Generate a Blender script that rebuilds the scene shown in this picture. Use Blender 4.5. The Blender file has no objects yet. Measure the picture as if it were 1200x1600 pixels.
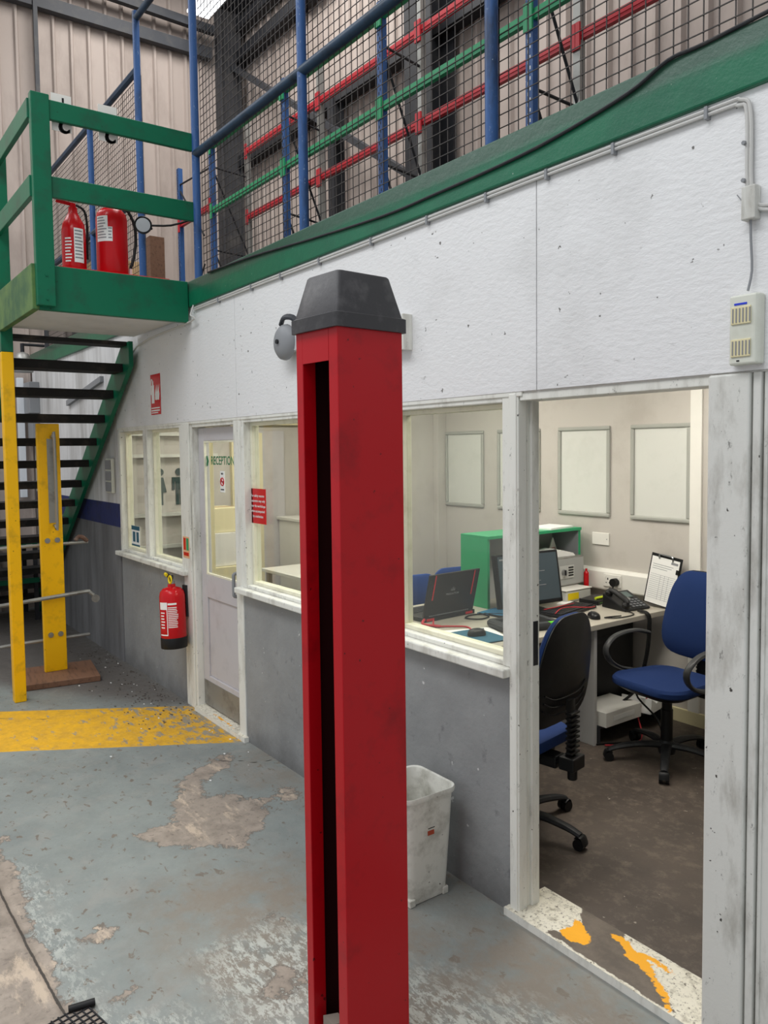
import bpy, bmesh, math, random
import numpy as np
from mathutils import Vector, Matrix
random.seed(7)
SC = bpy.context.scene
COL = SC.collection
PI = math.pi

# ------------------------------------------------------------------ camera
cam_d = bpy.data.cameras.new('camera'); cam = bpy.data.objects.new('camera', cam_d); COL.objects.link(cam)
yaw, pit, rol = math.radians(53.916), math.radians(3.277), math.radians(-0.6965)
fw = Vector((-math.sin(yaw)*math.cos(pit), math.cos(yaw)*math.cos(pit), -math.sin(pit)))
rt = Vector((math.cos(yaw), math.sin(yaw), 0)); up = rt.cross(fw)
rt2 = math.cos(rol)*rt + math.sin(rol)*up; up2 = -math.sin(rol)*rt + math.cos(rol)*up
cam.matrix_world = Matrix(((rt2.x, up2.x, -fw.x, 0), (rt2.y, up2.y, -fw.y, 0), (rt2.z, up2.z, -fw.z, 1.8), (0, 0, 0, 1)))
cam_d.sensor_fit = 'VERTICAL'; cam_d.sensor_height = 24; cam_d.lens = 24*1228/1600
cam_d.shift_y = -27.7/1600; cam_d.clip_start = .05
SC.camera = cam

# ------------------------------------------------------------------ world, lights, exposure
SC.view_settings.view_transform = 'Standard'; SC.view_settings.look = 'None'
SC.view_settings.gamma = 1; SC.view_settings.use_curve_mapping = False
SC.view_settings.exposure = 0.0
W = bpy.data.worlds.new('world'); SC.world = W; W.use_nodes = True
W.node_tree.nodes['Background'].inputs[0].default_value = (.93, .96, 1, 1)
W.node_tree.nodes['Background'].inputs[1].default_value = 0.60

def area(name, loc, rot, sx, sy, power, col=(1, 1, 1)):
    d = bpy.data.lights.new(name, 'AREA'); d.shape = 'RECTANGLE'; d.size = sx; d.size_y = sy
    d.energy = power; d.color = col
    o = bpy.data.objects.new(name, d); o.location = loc; o.rotation_euler = rot; COL.objects.link(o); return o
area('skylight', (-2.2, -1.6, 6.5), (math.radians(-18), 0, 0), 5, 3, 290, (.97, .985, 1))
area('skylight', (-8.0, -1.0, 7.0), (math.radians(-10), 0, 0), 4, 2.5, 215, (.97, .985, 1))
area('skylight', (-6.0, 3.2, 7.6), (0, 0, 0), 6, 1.6, 260, (1, .98, .95))
area('office_ceiling_light', (-2.5, 3.3, 2.5), (0, 0, 0), .6, 1.2, 19, (1, .95, .86))
area('office_ceiling_light', (-4.3, 3.2, 2.5), (0, 0, 0), .6, 1.2, 16, (1, .95, .86))
area('office_ceiling_light', (-6.1, 3.2, 2.5), (0, 0, 0), .6, 1.2, 9, (1, .93, .80))

# ------------------------------------------------------------------ materials
def lin(h):
    c = [int(h[i:i+2], 16)/255 for i in (0, 2, 4)]
    return [((x+.055)/1.055)**2.4 if x > .04045 else x/12.92 for x in c] + [1]
class NT:
    def __init__(s, name):
        s.m = bpy.data.materials.new(name); s.m.use_nodes = True; s.t = s.m.node_tree
        s.b = s.t.nodes['Principled BSDF']
        s.co = s.n('ShaderNodeTexCoord').outputs['Object']
    def n(s, typ, **k):
        x = s.t.nodes.new(typ)
        for a, v in k.items(): setattr(x, a, v)
        return x
    def l(s, a, b): s.t.links.new(a, b)
    def val(s, inp, v):
        if hasattr(v, 'is_linked') or isinstance(v, bpy.types.NodeSocket): s.l(v, inp)
        else: inp.default_value = v
    def noise(s, scale, detail=6, rough=.6, vec=None, stretch=None, dist=0):
        x = s.n('ShaderNodeTexNoise'); x.inputs['Scale'].default_value = scale
        x.inputs['Detail'].default_value = detail; x.inputs['Roughness'].default_value = rough; x.inputs['Distortion'].default_value = dist
        v = vec or s.co
        if stretch:
            mp = s.n('ShaderNodeMapping'); mp.inputs['Scale'].default_value = stretch; s.l(v, mp.inputs[0]); v = mp.outputs[0]
        s.l(v, x.inputs['Vector']); return x.outputs[0]
    def ramp(s, v, a, b):
        x = s.n('ShaderNodeMapRange'); x.clamp = True
        s.val(x.inputs[0], v); x.inputs[1].default_value = a; x.inputs[2].default_value = b
        return x.outputs[0]
    def math(s, op, a, b=0.0):
        x = s.n('ShaderNodeMath', operation=op); s.val(x.inputs[0], a); s.val(x.inputs[1], b); return x.outputs[0]
    def mix(s, f, a, b):
        x = s.n('ShaderNodeMix', data_type='RGBA'); s.val(x.inputs[0], f); s.val(x.inputs[6], a); s.val(x.inputs[7], b); return x.outputs[2]
    def attr(s, name): return s.n('ShaderNodeAttribute', attribute_name=name).outputs['Fac']
    def col(s, c): s.val(s.b.inputs['Base Color'], c)
    def bump(s, h, st=.3, d=.01):
        x = s.n('ShaderNodeBump'); x.inputs['Strength'].default_value = st; x.inputs['Distance'].default_value = d
        s.l(h, x.inputs['Height']); s.l(x.outputs[0], s.b.inputs['Normal'])
MC = {}
def mat(h, rough=.5, metal=0, dirt=None, amt=.5, scale=6, bump=0, bscale=60, speck=None, stretch=None, th=(.5, .7)):
    """painted / plastic / metal surface with worn blotches (dirt colour) and optional small chips"""
    key = (h, rough, metal, dirt, amt, scale, bump, bscale, speck, stretch, th)
    if key in MC: return MC[key]
    t = NT('mat_'+h); c = lin(h); t.b.inputs['Roughness'].default_value = rough; t.b.inputs['Metallic'].default_value = metal; t.b.inputs['Specular IOR Level'].default_value = .3
    if dirt:
        f = t.math('MULTIPLY', t.ramp(t.noise(scale, 8, .65, stretch=stretch), th[0], th[1]), amt)
        c = t.mix(f, c, lin(dirt))
    else:
        f = t.ramp(t.noise(scale*2, 4), .3, .7)
        c = t.mix(t.math('MULTIPLY', f, .12), c, [x*.75 for x in lin(h)[:3]]+[1])
    if speck:
        c = t.mix(t.ramp(t.noise(45, 3, .5), .72, .74), c, lin(speck))
        if stretch == (1, 1, .25) or stretch == (1, 1, .3): c = t.mix(t.math('MULTIPLY', t.ramp(t.noise(38, 9, .8, stretch=(1, 1, .45)), .60, .66), .65), c, lin(speck))
    t.col(c)
    if bump: t.bump(t.noise(bscale, 4), bump, .004)
    MC[key] = t.m; return t.m

M = {}
M['green'] = mat('0a6648', .38, dirt='2b3d33', amt=.55, scale=5, speck='0a3a2a', bump=.15, bscale=30)
M['greenw'] = mat('5e7d45', .5, dirt='2d5a3c', amt=.9, scale=4, th=(.4, .6))
M['gfurn'] = mat('2fa06c', .35)
M['blue'] = mat('33598f', .42, dirt='222c3c', amt=.9, scale=9, stretch=(1, 1, .25), speck='9fb0c4')
M['bluedk'] = mat('2c4258', .45, dirt='171c22', amt=.8, scale=7)
M['red'] = mat('b30a18', .3, dirt='5e0c12', amt=.5, scale=7, speck='5a0c12', th=(.52, .75))
M['redin'] = mat('7a0f16', .5)
M['extred'] = mat('c8141c', .22)
M['rackred'] = mat('c0303a', .4)
M['rackgreen'] = mat('2f9a68', .4)
M['cap'] = mat('3e3d3f', .5, dirt='777575', amt=.4, scale=9, bump=.2, bscale=50)
M['black'] = mat('151516', .45)
M['blackp'] = mat('1d1e20', .35, bump=.1)
M['grey'] = mat('8d8f92', .5)
M['dgrey'] = mat('3b3d42', .5, dirt='55534f', amt=.5)
M['metal'] = mat('a9abad', .3, 1)
M['galv'] = mat('9c9c98', .45, .6, dirt='5a5550', amt=.6)
M['yellow'] = mat('f2b90a', .35, dirt='a07c22', amt=.45, scale=8, speck='4a3c1c', th=(.52, .68))
M['frame'] = mat('e6e6de', .45, dirt='a39f92', amt=.6, scale=10, stretch=(1, 1, .25), speck='5a5750', bump=.15, bscale=40)
M['frameC'] = mat('e9e6cf', .45, dirt='b9b395', amt=.5, scale=8)
M['post'] = mat('dadad4', .5, dirt='98948a', amt=.75, scale=9, stretch=(1, 1, .3), speck='4c4a46', bump=.25, bscale=35)
M['doorp'] = mat('c3c0c2', .4, dirt='9b9696', amt=.4, scale=4)
M['wallin'] = mat('c4bfb8', .6, dirt='aaa39b', amt=.5, scale=2.2)
M['panelin'] = mat('d4d5cf', .45, dirt='bfc2ba', amt=.5, scale=3)
M['mould'] = mat('a9aaa3', .4)  # greyer than the panels: shadows at the moulding edges put into the colour
M['whitep'] = mat('e8e6df', .4)
M['paper'] = mat('f1f1ee', .8)
M['desk'] = mat('b3ada0', .4)
M['deskpanel'] = mat('b9b8b6', .45)
M['fabric'] = mat('132c5c', .9, bump=.25, bscale=400)
M['fabricb'] = mat('234890', .7, bump=.15, bscale=300)
M['chairp'] = mat('232426', .42, dirt='4a4948', amt=.4, scale=12)
M['shell'] = mat('18191b', .38, dirt='303133', amt=.4, scale=8)
M['cream'] = mat('e3d9b0', .6)
M['clad'] = mat('b0a39b', .55, dirt='857870', amt=.6, scale=1.6, stretch=(1, 1, .4), bump=.1)
M['dark'] = mat('26272b', .6, dirt='45423f', amt=.6)
M['wood'] = mat('7d5c48', .6, dirt='4c3a30', amt=.7, scale=6, stretch=(1, 8, 8))
M['plank'] = mat('8d8278', .7, dirt='5e554d', amt=.7, scale=4)
M['tread'] = mat('201f1f', .7, dirt='5b5149', amt=.5, scale=5)
M['bin'] = mat('dcdcd3', .45, dirt='8f8d80', amt=.75, scale=9, speck='6b675c', th=(.45, .7), bump=.1)
M['concw'] = mat('cfcfcf', .7, dirt='a9a9a9', amt=.4, scale=3)
M['sensor'] = mat('d9dbcf', .4, dirt='b6b6a2', amt=.4)
M['cable'] = mat('c9c8c4', .5)
M['blackc'] = mat('101010', .5)
M['redc'] = mat('b8323a', .5)
M['card'] = mat('b89a72', .8)
M['teal'] = mat('2f6176', .7)
M['ylabel'] = mat('e8cc1c', .5)
M['gtext'] = mat('087048', .5)
M['rust'] = mat('6b5145', .6, dirt='8f8a84', amt=.8, scale=20)
M['picto'] = mat('26403f', .6)
M['lime'] = mat('5fd02a', .5)
M['screen'] = mat('47545c', .15)
M['blueband'] = mat('1b2a6a', .5)

def glass_mat():
    t = NT('glass'); m = t.t
    for n in list(m.nodes):
        if n.type == 'BSDF_PRINCIPLED': m.nodes.remove(n)
    out = [n for n in m.nodes if n.type == 'OUTPUT_MATERIAL'][0]
    tr = m.nodes.new('ShaderNodeBsdfTransparent'); gl = m.nodes.new('ShaderNodeBsdfGlossy'); gl.inputs['Roughness'].default_value = .03
    df = m.nodes.new('ShaderNodeBsdfDiffuse'); df.inputs[0].default_value = (.7, .7, .66, 1)
    tr.inputs[0].default_value = (.93, .95, .93, 1)
    lw = m.nodes.new('ShaderNodeLayerWeight'); lw.inputs[0].default_value = .5
    pw = m.nodes.new('ShaderNodeMath'); pw.operation = 'POWER'; m.links.new(lw.outputs['Facing'], pw.inputs[0]); pw.inputs[1].default_value = 5
    fr = m.nodes.new('ShaderNodeMath'); fr.operation = 'MULTIPLY_ADD'; m.links.new(pw.outputs[0], fr.inputs[0]); fr.inputs[1].default_value = .55; fr.inputs[2].default_value = .025
    mx = m.nodes.new('ShaderNodeMixShader'); m2 = m.nodes.new('ShaderNodeMixShader'); m2.inputs[0].default_value = .03
    m.links.new(fr.outputs[0], mx.inputs[0]); m.links.new(tr.outputs[0], mx.inputs[1]); m.links.new(gl.outputs[0], mx.inputs[2])
    m.links.new(mx.outputs[0], m2.inputs[1]); m.links.new(df.outputs[0], m2.inputs[2]); m.links.new(m2.outputs[0], out.inputs[0])
    return t.m
M['glass'] = glass_mat()
def frosted():
    t = NT('diffuser'); t.b.inputs['Emission Color'].default_value = (1, .95, .86, 1); t.b.inputs['Emission Strength'].default_value = 6; return t.m
M['lit'] = frosted()
def skyl():
    t = NT('rooflight'); t.b.inputs['Emission Color'].default_value = (.95, .97, 1, 1); t.b.inputs['Emission Strength'].default_value = 2.5; return t.m
M['sky'] = skyl()

def wallboard():
    t = NT('white_board')
    c = t.mix(t.math('MULTIPLY', t.ramp(t.noise(1.7, 8, .6), .52, .72), .35), lin('e6e6e6'), lin('b2b1ae'))
    c = t.mix(t.math('MULTIPLY', t.ramp(t.noise(9, 8, .7, stretch=(1, 1, 2.5)), .63, .72), .5), c, lin('8d8b87'))
    c = t.mix(t.ramp(t.noise(30, 3, .5), .71, .74), c, lin('6a6864'))
    t.col(c); t.b.inputs['Roughness'].default_value = .5
    t.bump(t.noise(28, 5, .6, stretch=(1, 1, 2)), .35, .01); return t.m
M['board'] = wallboard()
def greywall():
    t = NT('grey_paint')
    c = t.mix(t.ramp(t.noise(2.2, 8, .6), .35, .75), lin('989a9a'), lin('808283'))
    c = t.mix(t.math('MULTIPLY', t.ramp(t.noise(14, 8, .7), .6, .72), .6), c, lin('55555a'))
    c = t.mix(t.ramp(t.noise(26, 3, .5), .71, .73), c, lin('c9c9c9'))
    # darker towards the foot, with a ragged upper edge
    sx = t.n('ShaderNodeSeparateXYZ'); t.l(t.co, sx.inputs[0])
    g = t.math('MULTIPLY', t.ramp(t.math('ADD', sx.outputs[2], t.math('MULTIPLY', t.noise(7, 6), .35)), .36, .12), .65)
    c = t.mix(g, c, lin('4c4a48'))
    t.col(c); t.b.inputs['Roughness'].default_value = .55
    t.bump(t.noise(18, 5, .6), .35, .01); return t.m
M['greywall'] = greywall()
def farwall():
    t = NT('far_wall'); sx = t.n('ShaderNodeSeparateXYZ'); t.l(t.co, sx.inputs[0]); z = sx.outputs[2]
    wh = t.mix(t.ramp(t.noise(3, 8, .65, stretch=(2.2, 1, .25)), .4, .7), lin('dcdcdc'), lin('a8a6a3'))
    gr = t.mix(t.ramp(t.noise(3, 8, .65, stretch=(2, 1, .3)), .4, .7), lin('7c7d7f'), lin('5a5a5b'))
    bl = t.mix(t.ramp(t.noise(12, 6), .5, .7), lin('1f2a62'), lin('232744'))
    c = t.mix(t.ramp(z, 1.362, 1.366), bl, wh); c = t.mix(t.ramp(z, 1.160, 1.164), gr, c)
    t.col(c); t.b.inputs['Roughness'].default_value = .6; t.bump(t.noise(15, 5), .3, .01); return t.m
M['farwall'] = farwall()

def floor_mat():
    t = NT('workshop_floor')
    n1 = t.noise(3.5, 9, .68); n2 = t.noise(11, 9, .7); n3 = t.noise(34, 6, .65)
    paint = t.mix(t.ramp(n1, .35, .7), lin('868c89'), lin('767c7a'))
    paint = t.mix(t.math('MULTIPLY', t.ramp(t.noise(5, 6, .6, dist=1), .5, .75), .5), paint, lin('94908a'))
    bare = t.mix(t.ramp(n2, .35, .65), lin('81776d'), lin('a09488'))
    bare = t.mix(t.ramp(n3, .55, .7), bare, lin('6f665e')); bare = t.mix(t.math('MULTIPLY', t.ramp(t.noise(5, 8, .75, stretch=(.6, 1.6, 1)), .54, .62), .8), bare, lin('c2b09c'))
    pale = t.mix(t.ramp(n3, .45, .6), lin('9aa19d'), lin('c2c5be'))
    wob = t.math('ADD', t.math('MULTIPLY', t.math('SUBTRACT', n1, .5), .42), t.math('MULTIPLY', t.math('SUBTRACT', n2, .5), .30))
    c = paint
    # little chips everywhere
    chips = t.ramp(t.noise(17, 5, .6, dist=.6, stretch=(1, 1.6, 1)), .62, .635)
    c = t.mix(chips, c, lin('6e665d'))
    # pale scuffs
    ps = t.math('ADD', t.attr('sd_pale'), wob)
    bw = t.math('ADD', t.attr('sd_brown'), wob); br = t.math('MULTIPLY', t.ramp(bw, -.15, .2), t.math('MULTIPLY', t.ramp(t.noise(6, 8, .7), .36, .56), .9)); c = t.mix(br, c, lin('82796e'))
    ps = t.math('MULTIPLY', t.ramp(ps, -.08, .12), t.math('MULTIPLY', t.ramp(t.noise(20, 10, .82, dist=.15, stretch=(.8, 1.8, 1)), .49, .53), .8))
    c = t.mix(ps, c, lin('bcbfb8'))
    # bare patches
    b = t.math('ADD', t.attr('sd_bare'), t.math('MULTIPLY', wob, .8))
    c = t.mix(t.ramp(b, -.012, -.002), c, lin('6d665e')); c = t.mix(t.ramp(b, 0, .006), c, bare)
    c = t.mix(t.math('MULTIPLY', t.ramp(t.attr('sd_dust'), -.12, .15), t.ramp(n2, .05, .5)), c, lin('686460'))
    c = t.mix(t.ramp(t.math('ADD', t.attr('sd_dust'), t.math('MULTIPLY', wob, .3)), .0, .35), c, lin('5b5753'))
    # yellow stripe
    y = t.math('ADD', t.attr('sd_yel'), t.math('MULTIPLY', wob, .06))
    ym = t.math('MULTIPLY', t.ramp(y, -.004, .004), t.math('SUBTRACT', 1, t.math('MULTIPLY', t.ramp(t.math('ADD', t.noise(9, 9, .72, stretch=(1, 2, 1)), t.math('MULTIPLY', t.ramp(t.attr('wear'), 0, 1), .12)), .585, .635), .85)))
    c = t.mix(ym, c, t.mix(t.ramp(n2, .4, .7), lin('e0ab24'), lin('b98d2c')))
    ln = t.math('ADD', t.math('ABSOLUTE', t.math('ADD', t.attr('ycrack'), t.math('MULTIPLY', t.math('SUBTRACT', n2, .5), .014))), t.math('MULTIPLY', t.math('SUBTRACT', n3, .5), .006))
    c = t.mix(t.math('MULTIPLY', t.ramp(ln, .02, .004), .45), c, lin('6b5f54')); c = t.mix(t.ramp(ln, .0055, .0035), c, lin('3a342e'))
    cr = t.attr('sd_crack'); cw = t.math('ADD', cr, t.math('MULTIPLY', t.math('SUBTRACT', n2, .5), .012))
    c = t.mix(t.ramp(cw, .008, .0045), c, lin('3a352f'))
    t.col(c)
    t.l(t.math('ADD', .38, t.math('MULTIPLY', t.ramp(n2, .3, .7), .3)), t.b.inputs['Roughness'])
    t.bump(t.math('ADD', t.math('ADD', n3, t.math('MULTIPLY', ym, .3)), t.math('MULTIPLY', t.ramp(b, -.01, .01), -1.2)), .35, .006)
    return t.m
def officefloor():
    t = NT('office_floor')
    c = t.mix(t.ramp(t.noise(1.5, 8, .65), .35, .68), lin('5a4f46'), lin('3d3631'))
    c = t.mix(t.math('MULTIPLY', t.ramp(t.noise(14, 8, .75), .5, .65), .45), c, lin('7d7064'))
    c = t.mix(t.ramp(t.noise(40, 4, .5), .72, .75), c, lin('9a9186'))
    t.col(c); t.b.inputs['Roughness'].default_value = .6; t.bump(t.noise(60, 4), .2, .003); return t.m
def thresh_mat():
    t = NT('threshold_paint'); n = t.noise(9, 9, .7); n2 = t.noise(30, 6, .7)
    wood = t.mix(t.ramp(n, .4, .6), lin('6f6459'), lin('5a5148'))
    w = t.math('ADD', t.attr('sd_white'), t.math('MULTIPLY', t.math('SUBTRACT', n, .5), .06))
    white = t.mix(t.ramp(t.noise(70, 6, .7), .56, .64), t.mix(t.ramp(n2, .5, .7), lin('e4dfce'), lin('a39c8a')), lin('6e675a'))
    yel = t.math('ADD', t.attr('sd_y'), t.math('ADD', t.math('MULTIPLY', t.math('SUBTRACT', n, .5), .06), t.math('MULTIPLY', t.math('SUBTRACT', n2, .5), .03)))
    c = t.mix(t.ramp(w, -.002, .002), wood, white); c = t.mix(t.ramp(yel, -.002, .002), c, lin('f7ad06'))
    t.col(c); t.b.inputs['Roughness'].default_value = .5; t.bump(n2, .3, .004); return t.m

# ------------------------------------------------------------------ mesh helpers
def V(*a): return Vector(a)
class MB:
    def __init__(s): s.bm = bmesh.new()
    def box(s, x0, y0, z0, x1, y1, z1, T=None):
        vs = [s.bm.verts.new((T @ V(x, y, z)) if T else (x, y, z)) for x in (x0, x1) for y in (y0, y1) for z in (z0, z1)]
        for f in ((0, 1, 3, 2), (4, 6, 7, 5), (0, 4, 5, 1), (2, 3, 7, 6), (0, 2, 6, 4), (1, 5, 7, 3)):
            s.bm.faces.new([vs[i] for i in f])
        return s
    def prism(s, pts, axis, a, b, T=None):
        """2D outline extruded along axis from a to b; pts in the two other axes (x,y,z order)"""
        def P(p, h):
            v = {'x': V(h, p[0], p[1]), 'y': V(p[0], h, p[1]), 'z': V(p[0], p[1], h)}[axis]
            return (T @ v) if T else v
        A = [s.bm.verts.new(P(p, a)) for p in pts]; B = [s.bm.verts.new(P(p, b)) for p in pts]
        n = len(pts); s.bm.faces.new(A[::-1]); s.bm.faces.new(B)
        for i in range(n): s.bm.faces.new((A[i], A[(i+1) % n], B[(i+1) % n], B[i]))
        return s
    def loft(s, rings, cap=True, closed=True):
        R = [[s.bm.verts.new(p) for p in r] for r in rings]
        n = len(R[0])
        for a, b in zip(R, R[1:]):
            for i in range(n if closed else n-1):
                j = (i+1) % n; s.bm.faces.new((a[i], a[j], b[j], b[i]))
        if cap and closed: s.bm.faces.new(R[0][::-1]); s.bm.faces.new(R[-1])
        return s
    def lathe(s, prof, c=(0, 0, 0), seg=20, T=None, cap=True):
        rings = []
        for r, z in prof:
            ring = [V(c[0]+max(r, 1e-4)*math.cos(2*PI*i/seg), c[1]+max(r, 1e-4)*math.sin(2*PI*i/seg), c[2]+z) for i in range(seg)]
            rings.append([T @ p for p in ring] if T else ring)
        return s.loft(rings, cap)
    def cyl(s, a, b, r, r2=None, seg=14):
        a, b = V(*a), V(*b); d = (b-a).normalized(); u = d.orthogonal().normalized(); w = d.cross(u); r2 = r if r2 is None else r2
        return s.loft([[p+(u*math.cos(2*PI*i/seg)+w*math.sin(2*PI*i/seg))*q for i in range(seg)] for p, q in ((a, r), (b, r2))])
    def tube(s, pts, r, seg=8, smooth=4, closed=False, flat=None, radii=None):
        P = [V(*p) for p in pts]
        if smooth > 1 and len(P) > 2:
            Q = []; n = len(P)
            rng = range(n if closed else n-1)
            for i in rng:
                if closed: p0, p1, p2, p3 = P[(i-1) % n], P[i], P[(i+1) % n], P[(i+2) % n]
                else: p0, p1, p2, p3 = P[max(i-1, 0)], P[i], P[i+1], P[min(i+2, n-1)]
                for k in range(smooth):
                    t = k/smooth
                    Q.append(.5*((2*p1)+(p2-p0)*t+(2*p0-5*p1+4*p2-p3)*t*t+(3*p1-p0-3*p2+p3)*t**3))
            if not closed: Q.append(P[-1])
            P = Q
        rings = []; n = len(P)
        d0 = (P[1]-P[0]).normalized()
        u = (Vector(flat).normalized() if flat else d0.orthogonal().normalized())
        for i, p in enumerate(P):
            d = (P[(i+1) % n]-P[(i-1) % n]) if (closed or 0 < i < n-1) else (P[1]-P[0] if i == 0 else P[-1]-P[-2])
            d.normalize(); u = (u-d*u.dot(d)).normalized(); w = d.cross(u)
            ra, rb = (r if isinstance(r, tuple) else (r, r))
            if radii: k = radii[0]+(radii[1]-radii[0])*i/(n-1); ra *= k; rb *= k
            rings.append([p+u*math.cos(2*PI*j/seg)*ra+w*math.sin(2*PI*j/seg)*rb for j in range(seg)])
        if closed: rings.append(rings[0])
        return s.loft(rings, cap=not closed)
    def pad(s, outline, thick, crown, T, rings=5, edge=.35):
        """cushion: outline (list of 2D), flat back at z=0, crowned front"""
        n = len(outline); cx = sum(p[0] for p in outline)/n; cy = sum(p[1] for p in outline)/n
        R = [[T @ V(cx+(p[0]-cx)*.93, cy+(p[1]-cy)*.93, 0) for p in outline], [T @ V(p[0], p[1], thick*.25) for p in outline], [T @ V(p[0], p[1], thick*.7) for p in outline]]
        for k in range(1, rings+1):
            q = 1-k/rings*.97; z = thick+crown*(1-q*q) if k > 1 else thick
            q = q if k > 1 else .95
            R.append([T @ V(cx+(p[0]-cx)*q, cy+(p[1]-cy)*q, z) for p in outline])
        return s.loft(R)
    def text(s, txt, size, T, font_scale=1.0, depth=.001, align='CENTER'):
        c = bpy.data.curves.new('t', 'FONT'); c.body = txt; c.size = size; c.align_x = align; c.align_y = 'CENTER'; c.extrude = depth; c.resolution_u = 3
        o = bpy.data.objects.new('t', c); COL.objects.link(o)
        dg = bpy.context.evaluated_depsgraph_get(); me = bpy.data.meshes.new_from_object(o.evaluated_get(dg))
        me.transform(T @ Matrix.Diagonal((font_scale, 1, 1, 1))); s.bm.from_mesh(me)
        bpy.data.objects.remove(o); bpy.data.meshes.remove(me); bpy.data.curves.remove(c)
        return s
    def build(s, name, m, parent=None, bevel=0, smooth=False, **tags):
        bmesh.ops.recalc_face_normals(s.bm, faces=s.bm.faces[:])
        me = bpy.data.meshes.new(name); s.bm.to_mesh(me); s.bm.free(); me.materials.append(m)
        o = bpy.data.objects.new(name, me); COL.objects.link(o)
        if parent: o.parent = parent
        if bevel:
            b = o.modifiers.new('bevel', 'BEVEL'); b.width = bevel; b.segments = 2; b.limit_method = 'ANGLE'
        if smooth:
            for p in me.polygons: p.use_smooth = True
            try: me.set_sharp_from_angle(angle=math.radians(40))
            except Exception: pass
        for k, v in tags.items(): o[k] = v
        return o
def thing(name, label, cat, loc=(0, 0, 0), rz=0, group=None):
    o = bpy.data.objects.new(name, None); COL.objects.link(o); o.location = loc; o.rotation_euler = (0, 0, rz)
    o.empty_display_size = .1; o['label'] = label; o['category'] = cat
    if group: o['group'] = group
    return o
def S(name, mb, m, bevel=0, **k): return mb.build(name, m, None, bevel, kind='structure', **k)
def RZ(a): return Matrix.Rotation(a, 4, 'Z')
def TR(x, y, z): return Matrix.Translation((x, y, z))
FACE_MY = lambda x, y, z, rot=0: TR(x, y, z) @ Matrix.Rotation(PI/2, 4, 'X') @ Matrix.Rotation(rot, 4, 'Z')           # plane facing -y
FACE_PX = lambda x, y, z, rot=0: TR(x, y, z) @ Matrix.Rotation(PI/2, 4, 'Z') @ Matrix.Rotation(PI/2, 4, 'X') @ Matrix.Rotation(rot, 4, 'Z')   # facing +x
def rrect(w, h, r, seg=5, cx=0, cy=0):
    P = []
    for qx, qy, a0 in ((1, 1, 0), (-1, 1, PI/2), (-1, -1, PI), (1, -1, 3*PI/2)):
        for k in range(seg+1):
            a = a0+PI/2*k/seg; P.append((cx+qx*(w/2-r)+r*math.cos(a), cy+qy*(h/2-r)+r*math.sin(a)))
    return P
YW = 2.12; BW = 4.5; ZM = 2.95

# ================================================================== STRUCTURE
# ---- workshop floor with distance fields for its paint marks
def sdpoly(P, X, Y):
    n = len(P); d = np.full(X.shape, 1e9); ins = np.zeros(X.shape, bool)
    for i in range(n):
        (x0, y0), (x1, y1) = P[i], P[(i+1) % n]; ex, ey = x1-x0, y1-y0
        t = np.clip(((X-x0)*ex+(Y-y0)*ey)/(ex*ex+ey*ey), 0, 1)
        d = np.minimum(d, np.hypot(X-x0-t*ex, Y-y0-t*ey))
        c = (y0 > Y) != (y1 > Y)
        ins ^= c & (X < (x1-x0)*(Y-y0)/((y1-y0) if y1 != y0 else 1e-9)+x0)
    return np.where(ins, d, -d)
def sdline(P, X, Y):
    d = np.full(X.shape, 1e9)
    for (x0, y0), (x1, y1) in zip(P, P[1:]):
        ex, ey = x1-x0, y1-y0; t = np.clip(((X-x0)*ex+(Y-y0)*ey)/(ex*ex+ey*ey), 0, 1)
        d = np.minimum(d, np.hypot(X-x0-t*ex, Y-y0-t*ey))
    return d
def grid_obj(name, xs, ys, z, fields, m):
    X, Y = np.meshgrid(xs, ys, indexing='ij'); nx, ny = X.shape
    co = np.stack([X, Y, np.full(X.shape, z)], -1).reshape(-1, 3)
    idx = np.arange(nx*ny).reshape(nx, ny)
    F = np.stack([idx[:-1, :-1], idx[1:, :-1], idx[1:, 1:], idx[:-1, 1:]], -1).reshape(-1, 4)
    me = bpy.data.meshes.new(name); me.from_pydata(co.tolist(), [], F.tolist())
    for k, fn in fields.items():
        a = me.attributes.new(k, 'FLOAT', 'POINT'); a.data.foreach_set('value', fn(X, Y).reshape(-1).astype(np.float32))
    me.materials.append(m); o = bpy.data.objects.new(name, me); COL.objects.link(o); return o
bareP = [(-3.60, 1.20), (-3.62, 1.36), (-3.93, 1.47), (-4.12, 1.60), (-4.22, 1.80), (-4.24, 1.93), (-4.12, 1.86), (-4.0, 1.68), (-3.78, 1.58), (-3.72, 1.74), (-3.42, 1.80), (-3.36, 1.72), (-3.2, 1.52), (-3.32, 1.38), (-3.48, 1.24)]
bareS = [[(-2.96, .71), (-2.99, .80), (-2.93, .84), (-2.87, .79), (-2.90, .73)], [(-2.81, .67), (-2.82, .71), (-2.78, .73), (-2.76, .69)], [(-4.0, .60), (-3.4, .63), (-3.07, .60), (-2.78, .61), (-2.5, .60), (-2.4, .3), (-2.2, -.6), (-3.5, -1.4), (-4.2, -.5)],
         [(-3.3, 1.95), (-3.1, 2.05), (-2.95, 2.05), (-3.1, 1.93)], [(-2.32, 1.2), (-2.24, 1.28), (-2.2, 1.2), (-2.26, 1.14)], [(-2.68, 1.32), (-2.68, 1.43), (-2.62, 1.4), (-2.64, 1.32)], [(-3.57, 1.82), (-3.64, 1.96), (-3.63, 2.07), (-3.46, 1.97), (-3.49, 1.87)], [(-2.56, .73), (-2.57, .79), (-2.52, .77)]]
yelP = [(-7.2, .58), (-5.96, .995), (-5.21, 2.14), (-4.36, 2.14), (-5.14, .853), (-6.2, .45)]
yelP = [(-6.9, -.35), (-5.96, .995), (-5.21, 2.16), (-4.34, 2.16), (-5.14, .853), (-6.0, -.55)]
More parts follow.
